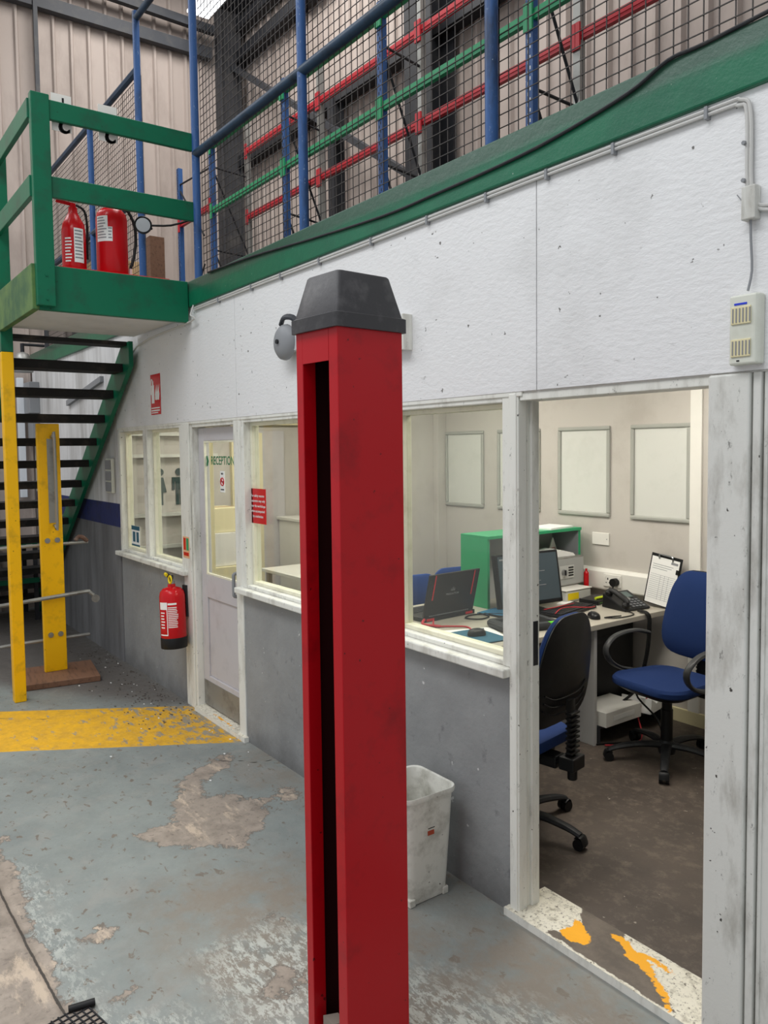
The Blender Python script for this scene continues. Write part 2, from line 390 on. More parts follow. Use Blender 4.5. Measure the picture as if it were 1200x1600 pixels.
paleP = [[(-2.2, .9), (-2.45, 1.25), (-2.0, 1.7), (-1.3, 1.9), (-1.2, 1.0), (-1.8, .6)], [(-3.7, .62), (-3.3, .72), (-2.9, .72), (-2.6, .66), (-2.62, .6), (-3.6, .56)], [(-2.55, .62), (-2.3, .95), (-2.0, .9), (-2.2, .5)], [(-2.62, 1.06), (-2.66, 1.35), (-2.4, 1.5), (-2.08, 1.17), (-2.3, 1.0)]]
brownP = [[(-2.2, 2.2), (-2.15, 1.6), (-1.6, 1.3), (-.8, 1.3), (-.8, 2.2)], [(-3.1, 1.05), (-3.15, 1.3), (-2.95, 1.7), (-2.2, 1.9), (-1.5, 2.0), (-1.6, 1.2), (-2.5, .9)], [(-4.3, 2.2), (-4.0, 1.9), (-3.4, 2.0), (-2.2, 2.0), (-2.2, 2.2)]]
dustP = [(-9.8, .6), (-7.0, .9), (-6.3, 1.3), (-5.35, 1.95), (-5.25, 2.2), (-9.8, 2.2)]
crackP = [(-5.0, .53), (-3.476, .555), (-3.0, .565), (-2.58, .583), (-2.2, .60)]
crack2 = [(-4.02, 2.1), (-4.05, 2.0), (-4.12, 1.95), (-4.2, 1.84)]
crack3 = [(-5.9, .86), (-5.6, 1.2), (-5.62, 1.5)]
mx = lambda *a: np.maximum.reduce(a)
xs = np.concatenate([np.arange(-12, -7, .25), np.arange(-7, -1, .025), np.arange(-1, 2.1, .2)])
ys = np.concatenate([np.arange(-5, 0, .25), np.arange(0, 2.14, .025), [2.15]])
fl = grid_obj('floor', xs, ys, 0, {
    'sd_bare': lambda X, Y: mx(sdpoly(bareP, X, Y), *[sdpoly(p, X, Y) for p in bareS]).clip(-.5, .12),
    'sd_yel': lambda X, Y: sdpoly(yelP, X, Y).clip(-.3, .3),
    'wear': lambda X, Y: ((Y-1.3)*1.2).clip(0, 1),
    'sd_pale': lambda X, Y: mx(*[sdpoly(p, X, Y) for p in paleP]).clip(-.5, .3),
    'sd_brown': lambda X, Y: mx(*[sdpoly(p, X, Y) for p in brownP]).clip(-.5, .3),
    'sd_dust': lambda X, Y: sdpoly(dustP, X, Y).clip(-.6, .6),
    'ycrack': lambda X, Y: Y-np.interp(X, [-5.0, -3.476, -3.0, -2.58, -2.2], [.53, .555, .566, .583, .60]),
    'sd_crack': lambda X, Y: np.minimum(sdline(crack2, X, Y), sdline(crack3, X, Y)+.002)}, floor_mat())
fl['kind'] = 'structure'
S('floor_office', MB().box(-7.2, YW+.15, -.05, .8, BW, .012), officefloor())
# ---- partition: upper board, with joints between boards
for k, (a, b) in enumerate([(-6.72, -4.404), (-4.400, -1.961), (-1.957, .9)]):
    S('wall_partition', MB().box(a, YW-.012, 2.005, b, YW, 2.765), M['board'], .001)
S('wall_partition', MB().box(-6.72, YW, 2.0, .9, YW+.10, 2.76), M['whitep'])
S('wall_far', MB().box(-9.75, YW-.01, 0, -6.72, YW+.10, 2.765), M['farwall'])
for a, b in ((-6.72, -5.31), (-4.38, -2.10)):
    S('wall_lower', MB().box(a, YW, 0, b, YW+.10, .93), M['greywall'])
S('wall_right', MB().box(-1.125, YW, 0, .9, YW+.10, 2.0), M['post'])
# ---- room shell
S('wall_back', MB().box(-7.2, BW, 0, .8, BW+.1, 2.75), M['wallin'])
S('wall_stub', MB().box(-5.40, 3.55, 0, -5.30, BW, 2.6), M['wallin'])
S('trim_1', MB().box(-5.30, 4.40, 0, -5.24, BW, 2.6), M['wallin'], .004)
S('trim_2', MB().box(-2.87, BW-.02, .1, -2.79, BW, 2.6), M['whitep'], .003)
S('wall_left', MB().box(-7.3, YW, 0, -7.2, BW, 2.75), M['wallin'])
S('wall_end', MB().box(.7, YW+.1, 0, .8, BW, 2.75), M['wallin'])
S('ceiling', MB().box(-7.3, YW, 2.55, .8, BW, 2.6), M['whitep'])
S('baseboard_back', MB().box(-5.3, BW-.02, .012, .7, BW, .10), M['cream'], .003)
S('slab', MB().box(-9.75, YW+.1, 2.78, .9, 4.9, ZM-.01), M['dark'])
# ---- building cladding
def clad(name, L, H0, H1, axis):
    P = []; y = L[0]
    while y < L[1]:
        P += [(y, 0), (y+.145, 0), (y+.16, .035), (y+.185, .035)]; y += .2
    P.append((L[1], 0))
    m = MB(); rings = []
    for z in (H0, H1): rings.append([(V(-9.8+h, p, z) if axis == 'x' else V(p, 4.9-h, z)) for p, h in P])
    m.loft(rings, cap=False, closed=False); return m
S('wall_cladding_left', clad('c', (-2.09, 5.0), 0, 8.2, 'x'), M['clad'])
S('wall_cladding_back', clad('c', (-9.8, 3.0), 2.8, 7.9, 'y'), M['clad'])
rf = MB(); rf.prism([(-2.1, 8.3), (4.95, 7.5), (4.95, 7.56), (-2.1, 8.36)], 'x', -9.9, -7.0); S('roof', rf, M['dark'])
S('window_1', MB().box(-9.45, 3.98, 7.19, -8.0, 4.26, 7.22), M['sky'])

# ================================================================== STEELWORK
def steel(name, label, cat, mb, m, bevel=0, group=None):
    o = mb.build(name, m, None, bevel); o['label'] = label; o['category'] = cat
    if group: o['group'] = group
    return o
def Ibeam_v(x, y, w, d, z0, z1):
    m = MB(); m.box(x, y, z0, x+w, y+.02, z1); m.box(x, y+d-.02, z0, x+w, y+d, z1); m.box(x+w/2-.01, y+.02, z0, x+w/2+.01, y+d-.02, z1); return m
steel('steel_column', 'soot-dark steel column in the corner where the two cladding walls meet', 'column', Ibeam_v(-9.75, 4.48, .14, .30, ZM, 7.5), mat('3f3f42', .7, dirt='5f5b57', amt=.7, scale=5))
steel('steel_column', 'dark steel column against the back cladding behind the red and green racking', 'column', Ibeam_v(-5.85, 4.55, .38, .28, ZM, 7.6), M['dark'])
steel('steel_column', 'slim dark steel post under the back wall rail, behind the racking', 'column', Ibeam_v(-7.35, 4.66, .12, .14, ZM, 5.55), M['dark'])
steel('wall_rail', 'dark horizontal rail across the left cladding wall, lower of its pair', 'steel rail', MB().box(-9.76, -2, 6.83, -9.66, 4.4, 6.97, TR(0, 0, 0)), M['dgrey'])
T = Matrix.Rotation(0, 4, 'X')
m = MB(); m.prism([(1.2, 6.62+.55), (4.4, 7.10), (4.4, 7.20), (1.2, 6.72+.55)], 'x', -9.64, -9.56)
steel('wall_rail', 'dark horizontal rail high on the left cladding wall, upper of its pair', 'steel rail', m, M['dgrey'])
for z, lab in ((5.60, 'lower'), (6.93, 'middle'), (7.32, 'upper')):
    steel('wall_rail', f'dark horizontal rail along the back cladding above the racking, {lab} one', 'steel rail', MB().box(-9.7, 4.72, z-.07, .5, 4.86, z+.07), M['dark'])
m = MB(); m.cyl((-9.7, 4.68, 6.83), (-5.6, 4.68, 4.15), .045, seg=4)
steel('diagonal_brace', 'dark diagonal brace sloping down across the back cladding', 'steel brace', m, M['dgrey'])
m = MB(); m.box(-9.68, 2.24, ZM, -9.64, 2.285, 8.0)
steel('steel_post', 'thin dark upright in front of the left cladding, rising behind the green corner post', 'steel post', m, M['dgrey'])

# ---- mezzanine edge beam
m = MB(); m.prism([(YW-.03, 2.765), (YW-.03, 2.865), (YW-.026, 2.935), (YW+.12, 2.935), (YW+.12, 2.765)], 'x', -9.75, .9)
def beam_mat():
    t = NT('beam_green'); sx = t.n('ShaderNodeSeparateXYZ'); t.l(t.co, sx.inputs[0]); n = t.noise(14, 8, .7)
    c = t.mix(t.ramp(t.noise(4, 6), .4, .7), lin('0a6a4a'), lin('0b5c42'))
    d = t.math('MULTIPLY', t.ramp(t.math('ADD', sx.outputs[2], t.math('MULTIPLY', n, .05)), 2.875, 2.91), .7)
    c = t.mix(d, c, lin('33493e')); c = t.mix(t.ramp(t.noise(40, 3), .73, .75), c, lin('9fb3a6'))
    t.col(c); t.b.inputs['Roughness'].default_value = .36; t.bump(n, .4, .006); return t.m
S('beam', m, beam_mat(), .006)
# ---- blue fence
PX = [-5.02, -3.63, -2.225, -.82]
fence = thing('mesh_guard_fence', 'blue tube guard fence with square wire mesh on the green beam above the offices', 'fence')
for i, x in enumerate(PX):
    mm = MB(); mm.cyl((x, YW+.03, 2.93), (x, YW+.03, 5.6), .026); mm.build('post', M['blue'], fence, smooth=True)
for a, b in zip(PX, PX[1:]):
    mm = MB(); mm.cyl((a, YW+.03, 3.765), (b, YW+.03, 3.765), .027); mm.build('handrail', M['bluedk'], fence, smooth=True)
def wiremesh(x0, x1, z0, z1, y, step=.05, r=.0016):
    w = MB(); n = int(round((x1-x0)/step)); k = int(round((z1-z0)/step))
    for i in range(n+1):
        x = x0+(x1-x0)*i/n; w.box(x-r, y-r, z0, x+r, y+r, z1)
    for j in range(k+1):
        z = z0+(z1-z0)*j/k; w.box(x0, y-3*r, z-r, x1, y-r, z+r)
    return w
M['wire'] = mat('4a4644', .6, .3)
for a, b in zip(PX, PX[1:]): wiremesh(a, b, 2.92, 5.5, YW+.07).build('wire_mesh', M['wire'], fence)
f2 = thing('mesh_guard_fence', 'blue tube fence with wire mesh beyond the gate gap, behind the upright extinguishers', 'fence')
for x, h in ((-6.09, 5.15), (-7.35, 4.72)):
    mm = MB(); mm.cyl((x, YW+.03, 2.93), (x, YW+.03, h), .026); mm.build('post', M['blue'], f2, smooth=True)
mm = MB(); mm.tube([(-9.3, YW+.03, 4.72), (-6.09, YW+.03, 4.72)], .027, smooth=1); mm.build('top_rail', M['bluedk'], f2, smooth=True)
mm = MB(); mm.tube([(-9.3, YW+.03, 3.77), (-6.09, YW+.03, 3.77)], .027, smooth=1); mm.build('middle_rail', M['bluedk'], f2, smooth=True)
mm = MB(); mm.cyl((-6.09, YW+.03, 5.10), (-5.04, YW+.03, 5.10), .024); mm.build('gate_lintel', M['bluedk'], f2, smooth=True)
wiremesh(-9.3, -6.12, 2.94, 4.70, YW+.07).build('wire_mesh', M['wire'], f2)

# ---- pallet racking upstairs
rack = thing('storage_racking', 'steel racking with blue and grey uprights and red and green beams behind the mesh', 'shelving')
YF, YR = 3.5, 3.95
def upright(x, y, h, m_, slots):
    u = MB(); u.prism([(x-.028, y-.02), (x+.028, y-.02), (x+.028, y+.03), (x+.02, y+.03), (x+.02, y-.012), (x-.02, y-.012), (x-.02, y+.03), (x-.028, y+.03)], 'z', ZM, h)
    o = u.build('upright', m_, rack)
    if slots:
        s_ = MB(); z = ZM+.06
        while z < h: s_.box(x-.012, y-.0215, z, x-.004, y-.0195, z+.02); s_.box(x+.005, y-.0215, z+.025, x+.013, y-.0195, z+.045); z += .06
        s_.build('slots', M['whitep'] if slots == 2 else M['black'], o)
for x, s in ((-8.65, 1), (-7.77, 1), (-6.22, 1), (-4.77, 1), (-3.29, 2), (-1.8, 2)): upright(x, YF, 5.05 if x > -7 else 4.98, M['blue'], s)
for x in (-7.85, -6.35, -4.87, -3.32, -1.8): upright(x, YR, 5.32, M['galv'], 0)
def rbeam(x0, x1, y, z, m_):
    b = MB(); b.box(x0, y-.015, z-.03, x1, y+.02, z+.03); b.box(x0, y-.02, z-.008, x1, y-.014, z+.008)
    o = b.build('beam', m_, rack)
    for x in (x0+.002, x1-.034): MB().box(x, y-.035, z-.09, x+.032, y-.021, z+.07).build('bracket', m_, o)
for z in (4.30, 4.955):
    for a, b in ((-7.77, -6.22), (-6.22, -4.77), (-4.77, -3.29), (-3.29, -1.8)): rbeam(a, b, YF, z, M['rackgreen'])
for z in (4.33, 5.02):
    for a, b in ((-7.85, -6.35), (-6.35, -4.87), (-4.87, -3.32), (-3.32, -1.8)): rbeam(a, b, YR, z, M['rackred'])
rbeam(-8.65, -7.77, YF, 4.36, M['rackred'])
for xf, xr in ((-7.77, -7.85), (-6.22, -6.35), (-4.77, -4.87), (-3.29, -3.32), (-1.8, -1.8)):
    zs = [3.05, 3.9, 4.75]
    for z0 in zs:
        b = MB(); b.cyl((xf, YF, z0), (xr, YR, z0), .01, seg=6); b.build('brace', M['dark'], rack)
    for z0, z1 in ((3.05, 3.9), (4.75, 3.9)):
        b = MB(); b.cyl((xf, YF, z0 if z0 > z1 else z1), (xr, YR, z1 if z0 > z1 else z0), .01, seg=6); b.build('brace', M['dark'], rack)
b = MB(); b.cyl((-8.65, YF, 4.8), (-7.77, YF, 4.75), .01, seg=6); b.cyl((-8.65, YF, 4.75), (-8.0, YF, 4.1), .01, seg=6); b.cyl((-8.65, YF, 3.1), (-8.0, YF, 3.8), .01, seg=6); b.build('brace', M['dark'], rack)

# ---- landing platform
plat = thing('landing_platform', 'green timber landing with guard rails and a yellow-footed corner post above the stairs', 'platform', (0, 0, 0))
X0, X1, Y0, Y1 = -6.15, -5.05, 1.15, YW-.035
MB().box(X1-.04, Y0, 2.66, X1, Y1, 2.93).build('fascia', M['green'], plat, .004)
MB().box(X0, Y0-.04, 2.66, X1-.001, Y0, 2.93).build('fascia', M['greenw'], plat, .004, label='weathered olive green fascia')
MB().box(X0, Y0, 2.70, X1-.041, Y1, 2.72).build('soffit', M['concw'], plat, label='off-white underside board')
MB().box(X0, Y0, 2.90, X1-.041, Y1, 2.925).build('deck', M['plank'], plat)
MB().box(X1-.015, Y0-.02, 2.68, X1+.04, Y0+.085, 3.92).build('corner_post', M['green'], plat, .004)
for z in (2.72, 2.86): MB().cyl((X1+.04, Y0+.035, z), (X1+.046, Y0+.035, z), .008, seg=6).build('bolt', M['green'], plat)
MB().box(X1, Y0+.085, 3.78, X1+.03, Y1+.045, 3.895).build('top_rail', M['green'], plat, .004)
MB().box(X1, Y0+.085, 3.325, X1+.03, Y1+.045, 3.45).build('middle_rail', M['green'], plat, .004)
MB().box(X0+.06, Y0-.03, 3.78, X1-.016, Y0-.0, 3.895).build('top_rail', M['green'], plat, .004)
MB().box(X0+.06, Y0-.03, 3.325, X1-.016, Y0-.0, 3.45).build('middle_rail', M['green'], plat, .004)
MB().box(X0-.02, Y0-.03, 2.52, X0+.06, Y0+.05, 3.92).build('far_post', M['green'], plat, .004)
MB().box(X0-.02, Y0-.03, 0, X0+.06, Y0+.05, 2.52).build('support_post', M['yellow'], plat, .005, label='scratched yellow lower post')
# ---- stairs
st = thing('staircase', 'open staircase with green stringers and dark treads going down from the landing', 'staircase')
def stringer(y):
    s_ = MB(); sl = .19/.255
    pts = [(-6.16, 2.66), (-6.16, 2.52-.1), (-9.35, 2.42-sl*3.19), (-9.6, 0), (-9.2, 0), (-9.12, .33)]
    pts = [(-6.12, 2.70), (-6.20, 2.70), (-9.62, .155), (-9.62, 0), (-9.48, 0), (-6.12, 2.50)]
    s_.prism(pts, 'y', y, y+.035); s_.box(0, 0, 0, 0, 0, 0)
    return s_
for y in (2.03, 1.17):
    s_ = MB(); s_.prism([(-6.12, 2.66), (-6.28, 2.66), (-9.70, .12), (-9.70, 0), (-9.50, 0), (-6.12, 2.42+.05)], 'y', y, y+.035); s_.build('stringer', M['green'], st, .003)
for i in range(13):
    x = -6.38-.2555*i; z = 2.50-.1905*i
    MB().box(x-.13, 1.205, z-.065, x+.11, 2.03, z).build('tread', M['tread'], st, .003)
MB().box(-6.34, 1.205, 2.63, -6.16, 2.03, 2.66).build('tread', M['tread'], st, .003)

# ---- yellow board on its plank, with grab handle
bd = thing('yellow_guard_board', 'tall yellow board with grey grab handle standing on a low plank under the landing', 'board', (-6.62, 1.535, .045))
MB().box(-.05, -.085, 0, 0, .085, 1.99).build('board', M['yellow'], bd, .006)
h = MB(); h.tube([(0, .02, 1.885), (.05, .02, 1.885), (.06, .03, 1.87), (.06, .03, 1.20), (.05, .02, 1.18), (0, .02, 1.18)], .012, smooth=3); h.build('grab_handle', M['metal'], bd, smooth=True)
h = MB()
h.box(-.0, -.015, 1.20, .004, .045, 1.87); h.build('handle_plate', M['galv'], bd)
for z in (1.06, .30):
    for y in (-.035, .04):
        h = MB(); h.cyl((0, y, z), (.008, y, z), .021); h.cyl((.008, y, z), (.014, y, z), .010, seg=6); h.build('bolt', M['metal'], bd)
pk = MB(); pk.box(-.27, -.30, 0, .27, .30, .045)
o = steel('plank', 'brown timber plank on the floor, carrying the yellow board', 'plank', pk, M['wood'], .004); o.location = (-6.58, 1.52, 0.001); o.rotation_euler = (0, 0, math.radians(-8))
pr_ = thing('pipe_barrier', 'dull metal pipe barrier with three horizontal bars around the yellow board', 'barrier')
for z, x, y1 in ((1.06, -6.72, 1.84), (.285, -6.72, 1.83)):
    p = MB(); p.tube([(x, .6, z-.02), (x, 1.3, z), (x, y1, z)], .014, smooth=1); p.build('bar', M['galv'], pr_, smooth=True)
p = MB(); p.tube([(-6.585, .6, .60), (-6.585, 1.3, .64), (-6.575, 1.74, .67), (-6.57, 1.80, .665), (-6.56, 1.835, .625)], .016, smooth=2); b_ = p.build('bar', M['galv'], pr_, smooth=True)
p = MB(); p.cyl((-6.565, 1.84, .61), (-6.545, 1.84, .61), .032); p.build('flange', M['galv'], pr_, smooth=True)
p = MB(); p.tube([(-6.72, 1.74, 1.08), (-6.72, 1.77, 1.11), (-6.70, 1.80, 1.10), (-6.72, 1.83, 1.07)], .018, smooth=2); p.build('clamp', M['rust'], pr_, smooth=True)
p = MB(); p.cyl((-6.72, .62, 0), (-6.72, .62, 1.06), .014); p.cyl((-6.585, .62, 0), (-6.585, .62, .62), .014); p.build('upright', M['galv'], pr_)

# ---- stuff beyond the stairs
gt = steel('cable_trunking', 'pale vertical cable trunking at the far end of the white wall behind the stairs', 'trunking', MB().box(-9.74, 1.93, 1.3, -9.68, 2.0, 2.66), mat('dfe3e8', .4), .004)
b = MB(); b.box(-9.70, YW-.12, 2.25, -9.42, YW-.011, 2.60); b.box(-9.68, YW-.09, 1.9, -9.46, YW-.011, 2.25)
steel('switch_box', 'grey electrical boxes on the white wall behind the stair treads', 'electrical box', b, M['grey'], .006)
b = MB(); b.prism([(-8.2, 2.27), (-7.05, 2.42), (-7.05, 2.47), (-8.2, 2.32)], 'y', YW-.04, YW-.011)
steel('wall_batten', 'grey sloping batten fixed to the white wall behind the stair treads', 'batten', b, M['grey'])
lamp = thing('bulkhead_lamp', 'grey dome shaped lamp hanging under the beam at the far end of the stairs', 'lamp', (-9.0, 1.86, 2.66))
b = MB(); b.lathe([(.10, 0), (.105, .03), (.09, .05), (.085, .14), (.06, .19), (.02, .21)]); b.build('shade', M['galv'], lamp, smooth=True)
b = MB(); b.cyl((0, 0, .2), (0, .0, .3), .02); b.cyl((0, 0, .29), (0, .22, .29), .015); b.build('stem', M['dark'], lamp)
shf = thing('steel_workbench', 'dark steel bench with green edge rails in the shade at the foot of the stairs', 'bench')
for z in (.84, .42):
    MB().box(-9.62, .3, z, -9.05, 1.95, z+.035).build('shelf', M['dark'], shf)
    MB().box(-9.05, .3, z-.01, -9.02, 1.95, z+.045).build('edge_rail', M['green'], shf)
for x, y in ((-9.05, .32), (-9.05, 1.92), (-9.6, .32), (-9.6, 1.92)): MB().box(x-.02, y-.02, 0, x+.02, y+.02, .84).build('leg', M['dark'], shf)

# ================================================================== EXTINGUISHERS
def extinguisher(name, label, loc, r, h, neck='powder', tilt=None, rz=0):
    e = thing(name, label, 'fire extinguisher', loc, rz)
    b = MB()
    prof = [(r*.9, 0), (r, .012), (r, h-r*.75), (r*.93, h-r*.4), (r*.7, h-r*.12), (r*.32, h), (r*.28, h+.02)]
    if neck == 'co2': prof = [(r*.9, 0), (r, .012), (r, h-r*1.7), (r*.9, h-r*1.0), (r*.6, h-r*.45), (r*.38, h), (r*.36, h+.03)]
    b.lathe(prof, seg=28); body = b.build('body', M['extred'], e, smooth=True)
    return e, body
def label_patch(parent, r, a0, a1, z0, z1, m_, name='label_sheet', lines=None, off=.0008):
    """a thin sheet wrapped on the cylinder"""
    b = MB(); n = 8; rg = []
    for z in (z0, z1): rg.append([V((r+off)*math.cos(a0+(a1-a0)*i/n), (r+off)*math.sin(a0+(a1-a0)*i/n), z) for i in range(n+1)])
    b.loft(rg, cap=False, closed=False); o = b.build(name, m_, parent)
    if lines:
        b = MB()
        for (u0, u1, v0, v1) in lines:
            aa, ab = a0+(a1-a0)*u0, a0+(a1-a0)*u1; rg = []
            for z in (z0+(z1-z0)*v0, z0+(z1-z0)*v1): rg.append([V((r+off*2)*math.cos(aa+(ab-aa)*i/4), (r+off*2)*math.sin(aa+(ab-aa)*i/4), z) for i in range(5)])
            b.loft(rg, cap=False, closed=False)
        b.build('print', M['grey'] if m_ is M['paper'] else M['paper'], o)
    return o
tl = lambda n, x0=.08, x1=.92, v0=.06, v1=.94, f=.4: [(x0, x1-(.25*random.random()), v1-(v1-v0)*(i+1)/n+(v1-v0)/n*(1-f), v1-(v1-v0)*(i)/n) for i in range(n)]
# tray under the two
o = steel('red_tray', 'flat red tray board under the two extinguishers on the landing', 'tray', MB().box(-5.32, 1.28, 2.926, -5.10, 1.98, 2.945), M['extred'], .003)
CA = math.radians(-14)  # direction from the bottles to the viewer
e1, b1 = extinguisher('fire_extinguisher', 'slim red fire extinguisher with tapered shoulder on the landing tray', (-5.20, 1.40, 2.946), .072, .36, 'co2', rz=0)
label_patch(b1, .072, CA+.0, CA+.85, .04, .25, M['paper'], lines=tl(9))
label_patch(b1, .072, CA-.85, CA-.12, .02, .20, M['extred'], 'printed_band', lines=tl(8, f=.45))
b = MB(); b.cyl((0, 0, .38), (0, 0, .415), .018); b.tube([(0, .0, .41), (.0, -.06, .415), (0, -.10, .42)], (.012, .004), smooth=2); b.build('lever', M['extred'], e1)
b = MB(); b.tube([(0, 0, .43), (0, -.03, .45), (0, -.07, .465)], (.010, .003), smooth=2); b.build('upper_lever', M['metal'], e1)
b = MB(); b.tube([(0, .02, .41), (0, .07, .38), (.0, .085, .28), (0, .08, .14), (0, .08, .08)], .008, smooth=4); b.build('hose', M['black'], e1, smooth=True)
e2, b2 = extinguisher('fire_extinguisher', 'wide red fire extinguisher with black hose beside the slim one on the landing', (-5.22, 1.645, 2.946), .098, .43)
label_patch(b2, .098, CA-1.15, CA-.3, .2, .36, M['paper'], lines=tl(8))
label_patch(b2, .098, CA-.3, CA-.02, .2, .29, M['paper'], 'label_sheet', lines=tl(4))
b = MB(); b.box(-.02, -.02, .45, .02, .02, .475); b.tube([(0, .0, .47), (.0, -.06, .485), (0, -.12, .48)], (.013, .005), smooth=2); b.build('lever', M['black'], e2)
b = MB(); b.tube([(0, .02, .46), (0, .09, .45), (.0, .145, .36), (0, .155, .25), (0, .14, .14), (.0, .115, .06)], .010, smooth=5); b.build('hose', M['black'], e2, smooth=True)
b = MB(); b.cyl((0, .115, .06), (0, .112, .02), .010, .013); b.build('nozzle', M['paper'], e2, smooth=True)
# wall extinguisher
e3, b3 = extinguisher('fire_extinguisher', 'red fire extinguisher with black foot hanging on the grey wall beside the reception door', (-5.265, YW-.115, .44), .088, .42)
e3.rotation_euler = (0, math.radians(-3), 0)
b = MB(); b.lathe([(.089, -.005), (.091, 0), (.091, .065), (.089, .07)], seg=28); b.build('foot_ring', M['black'], e3, smooth=True)
CB = math.radians(-28)
label_patch(b3, .088, CB-.25, CB+.55, .13, .315, M['extred'], 'printed_instructions', lines=[(.0, .85, .93, 1.0)]+tl(12, 0, 1, .05, .85, .5))
label_patch(b3, .088, CB-.36, CB-.30, .09, .32, M['paper'], 'label_border')
label_patch(b3, .088, CB-1.1, CB-.36, .09, .098, M['paper'], 'label_border')
label_patch(b3, .088, CB-1.05, CB-.36, .27, .32, M['paper'], 'label_sheet')
label_patch(b3, .088, CB-1.0, CB-.45, .12, .26, M['extred'], 'printed_band', lines=tl(6))
b = MB(); b.cyl((0, 0, .43), (0, 0, .455), .022); b.build('neck', M['metal'], e3)
b = MB(); b.tube([(-.0, 0, .46), (-.03, 0, .485), (-.10, -.0, .50)], (.014, .005), smooth=2); b.tube([(0, 0, .47), (.03, -.01, .49)], (.02, .01), smooth=1); b.build('lever', M['black'], e3)
b = MB(); b.tube([(.055+.026*math.cos(a), -.03, .475+.026*math.sin(a)) for a in [k*PI/4 for k in range(8)]], .006, smooth=2, closed=True); b.tube([(-.11, -.0, .5), (-.06, -.01, .495)], .012, smooth=1); b.build('safety_pin', M['ylabel'], e3, smooth=True)
b = MB(); b.box(-.03, .088, .2, .03, .114, .42); b.build('wall_bracket', M['dark'], e3)
# floodlight
fl_ = thing('floodlight', 'small round black spotlight on a bare arm beside the landing post', 'spotlight', (-5.86, YW-.04, 3.49), math.radians(-20))
TT = Matrix.Rotation(PI/2, 4, 'Y')
b = MB(); b.lathe([(.035, -.08), (.055, -.05), (.066, 0), (.062, .004), (.055, -.004), (.02, -.03)], T=TT, seg=20); b.build('housing', M['black'], fl_, smooth=True)
b = MB(); b.lathe([(.052, 0), (.02, -.02), (.005, -.025)], T=TT, seg=20); b.build('reflector', M['metal'], fl_, smooth=True)
b = MB(); b.tube([(0, .06, 0), (0, .2, .01), (.03, .34, .05)], .008, smooth=3); b.tube([(-.05, -.02, .02), (-.12, .02, .03), (-.2, .06, .03)], .01, smooth=2); b.build('arm', M['blackc'], fl_)
steel('timber_offcut', 'short brown timber offcut standing behind the blue gate post', 'timber', MB().box(-6.42, 2.30, ZM, -6.33, 2.42, 3.55), M['wood'])
# number cards
for y, one, lab in ((1.315, True, 'white card with black 1 and upside-down 2 behind the green rail beside the post'), (1.59, False, 'white card with an upside-down 2 behind the middle of the top green rail')):
    c_ = thing('number_card', lab, 'card', (X1-.006, y, 3.84))
    MB().box(-.003, -.058, -.105, 0, .058, .115).build('sheet', mat('e6e2dc', .6, dirt='b09a8c', amt=.5, scale=14), c_)
    b = MB(); [b.text('2', .165, FACE_PX(.0003, .01+q, -.048+q*.5, PI), depth=.0006+abs(q)*.01) for q in (-.004, 0, .004)]; b.build('numeral', M['black'], c_)
    if one: b = MB(); b.text('1', .12, FACE_PX(.0003, .01, .06, PI), depth=.0006); b.build('numeral', M['black'], c_)
# things stored on the mezzanine behind the lower fence
for (x, y, w, d, h, m_, lab) in ((-8.75, 2.75, .5, .45, .9, 'card', 'brown cardboard box stored on the upper floor behind the mesh fence'), (-9.3, 2.75, .4, .5, 1.2, 'dgrey', 'dark grey crate on the upper floor behind the brown box'), (-8.15, 2.8, .55, .4, .5, 'rust', 'rusty brown crate on the upper floor near the corner post'), (-7.7, 3.2, .3, .3, .45, 'whitep', 'white carton stored on the upper floor behind the wide extinguisher')):
    c_ = thing('storage_box', lab, 'box', (x, y, ZM))
    MB().box(-w/2, -d/2, 0, w/2, d/2, h).build('body', M[m_], c_, .005); MB().box(-w/2-.004, -.03, h, w/2+.004, .03, h+.003).build('tape', M['whitep'], c_)

# ================================================================== WINDOWS, DOOR
def glazed(name, x0, x1, z0, z1, yb, fr=.045, m_='frame'):
    """fixed window: outer frame, inner cream bead, glass"""
    w = thing(name, '', '', ); del w['label']; del w['category']; w['kind'] = 'structure'
    f = MB()
    f.box(x0, YW-.006, z0, x0+fr, YW+.10, z1); f.box(x1-fr, YW-.006, z0, x1, YW+.10, z1)
    f.box(x0+fr, YW-.004, z1-.03, x1-fr, YW+.10, z1); f.box(x0+fr, YW+.0, z0, x1-fr, YW+.10, z0+.02)
    f.build('window_frame', M[m_], w, .004)
    a, b, c, d = x0+fr, x1-fr, z0+.02, z1-.03
    f = MB(); f.box(a, YW+.04, c, a+.02, YW+.09, d); f.box(b-.02, YW+.04, c, b, YW+.09, d); f.box(a+.02, YW+.04, d-.02, b-.02, YW+.09, d); f.box(a+.02, YW+.04, c, b-.02, YW+.09, c+.02)
    f.build('glazing_bead', M['frameC'], w, .003)
    MB().box(a+.02, YW+.062, c+.02, b-.02, YW+.066, d-.02).build('glass', M['glass'], w)
    return w
glazed('window_2', -6.72, -6.06, .965, 2.0, .0)
glazed('window_3', -6.06, -5.31, .965, 2.0, .0)
glazed('window_4', -4.38, -3.55, .965, 2.0, .0)
glazed('window_5', -3.55, -2.885, .965, 2.0, .0)
glazed('window_6', -2.88, -2.095, .965, 2.0, .0)
for k, (a, b) in enumerate(((-6.75, -5.24), (-4.42, -2.84), (-2.835, -2.095))):
    f = MB(); f.box(a, YW-.05, .93, b, YW+.10, .965); S('trim_%d' % (3+k), f, M['frame'], .006)
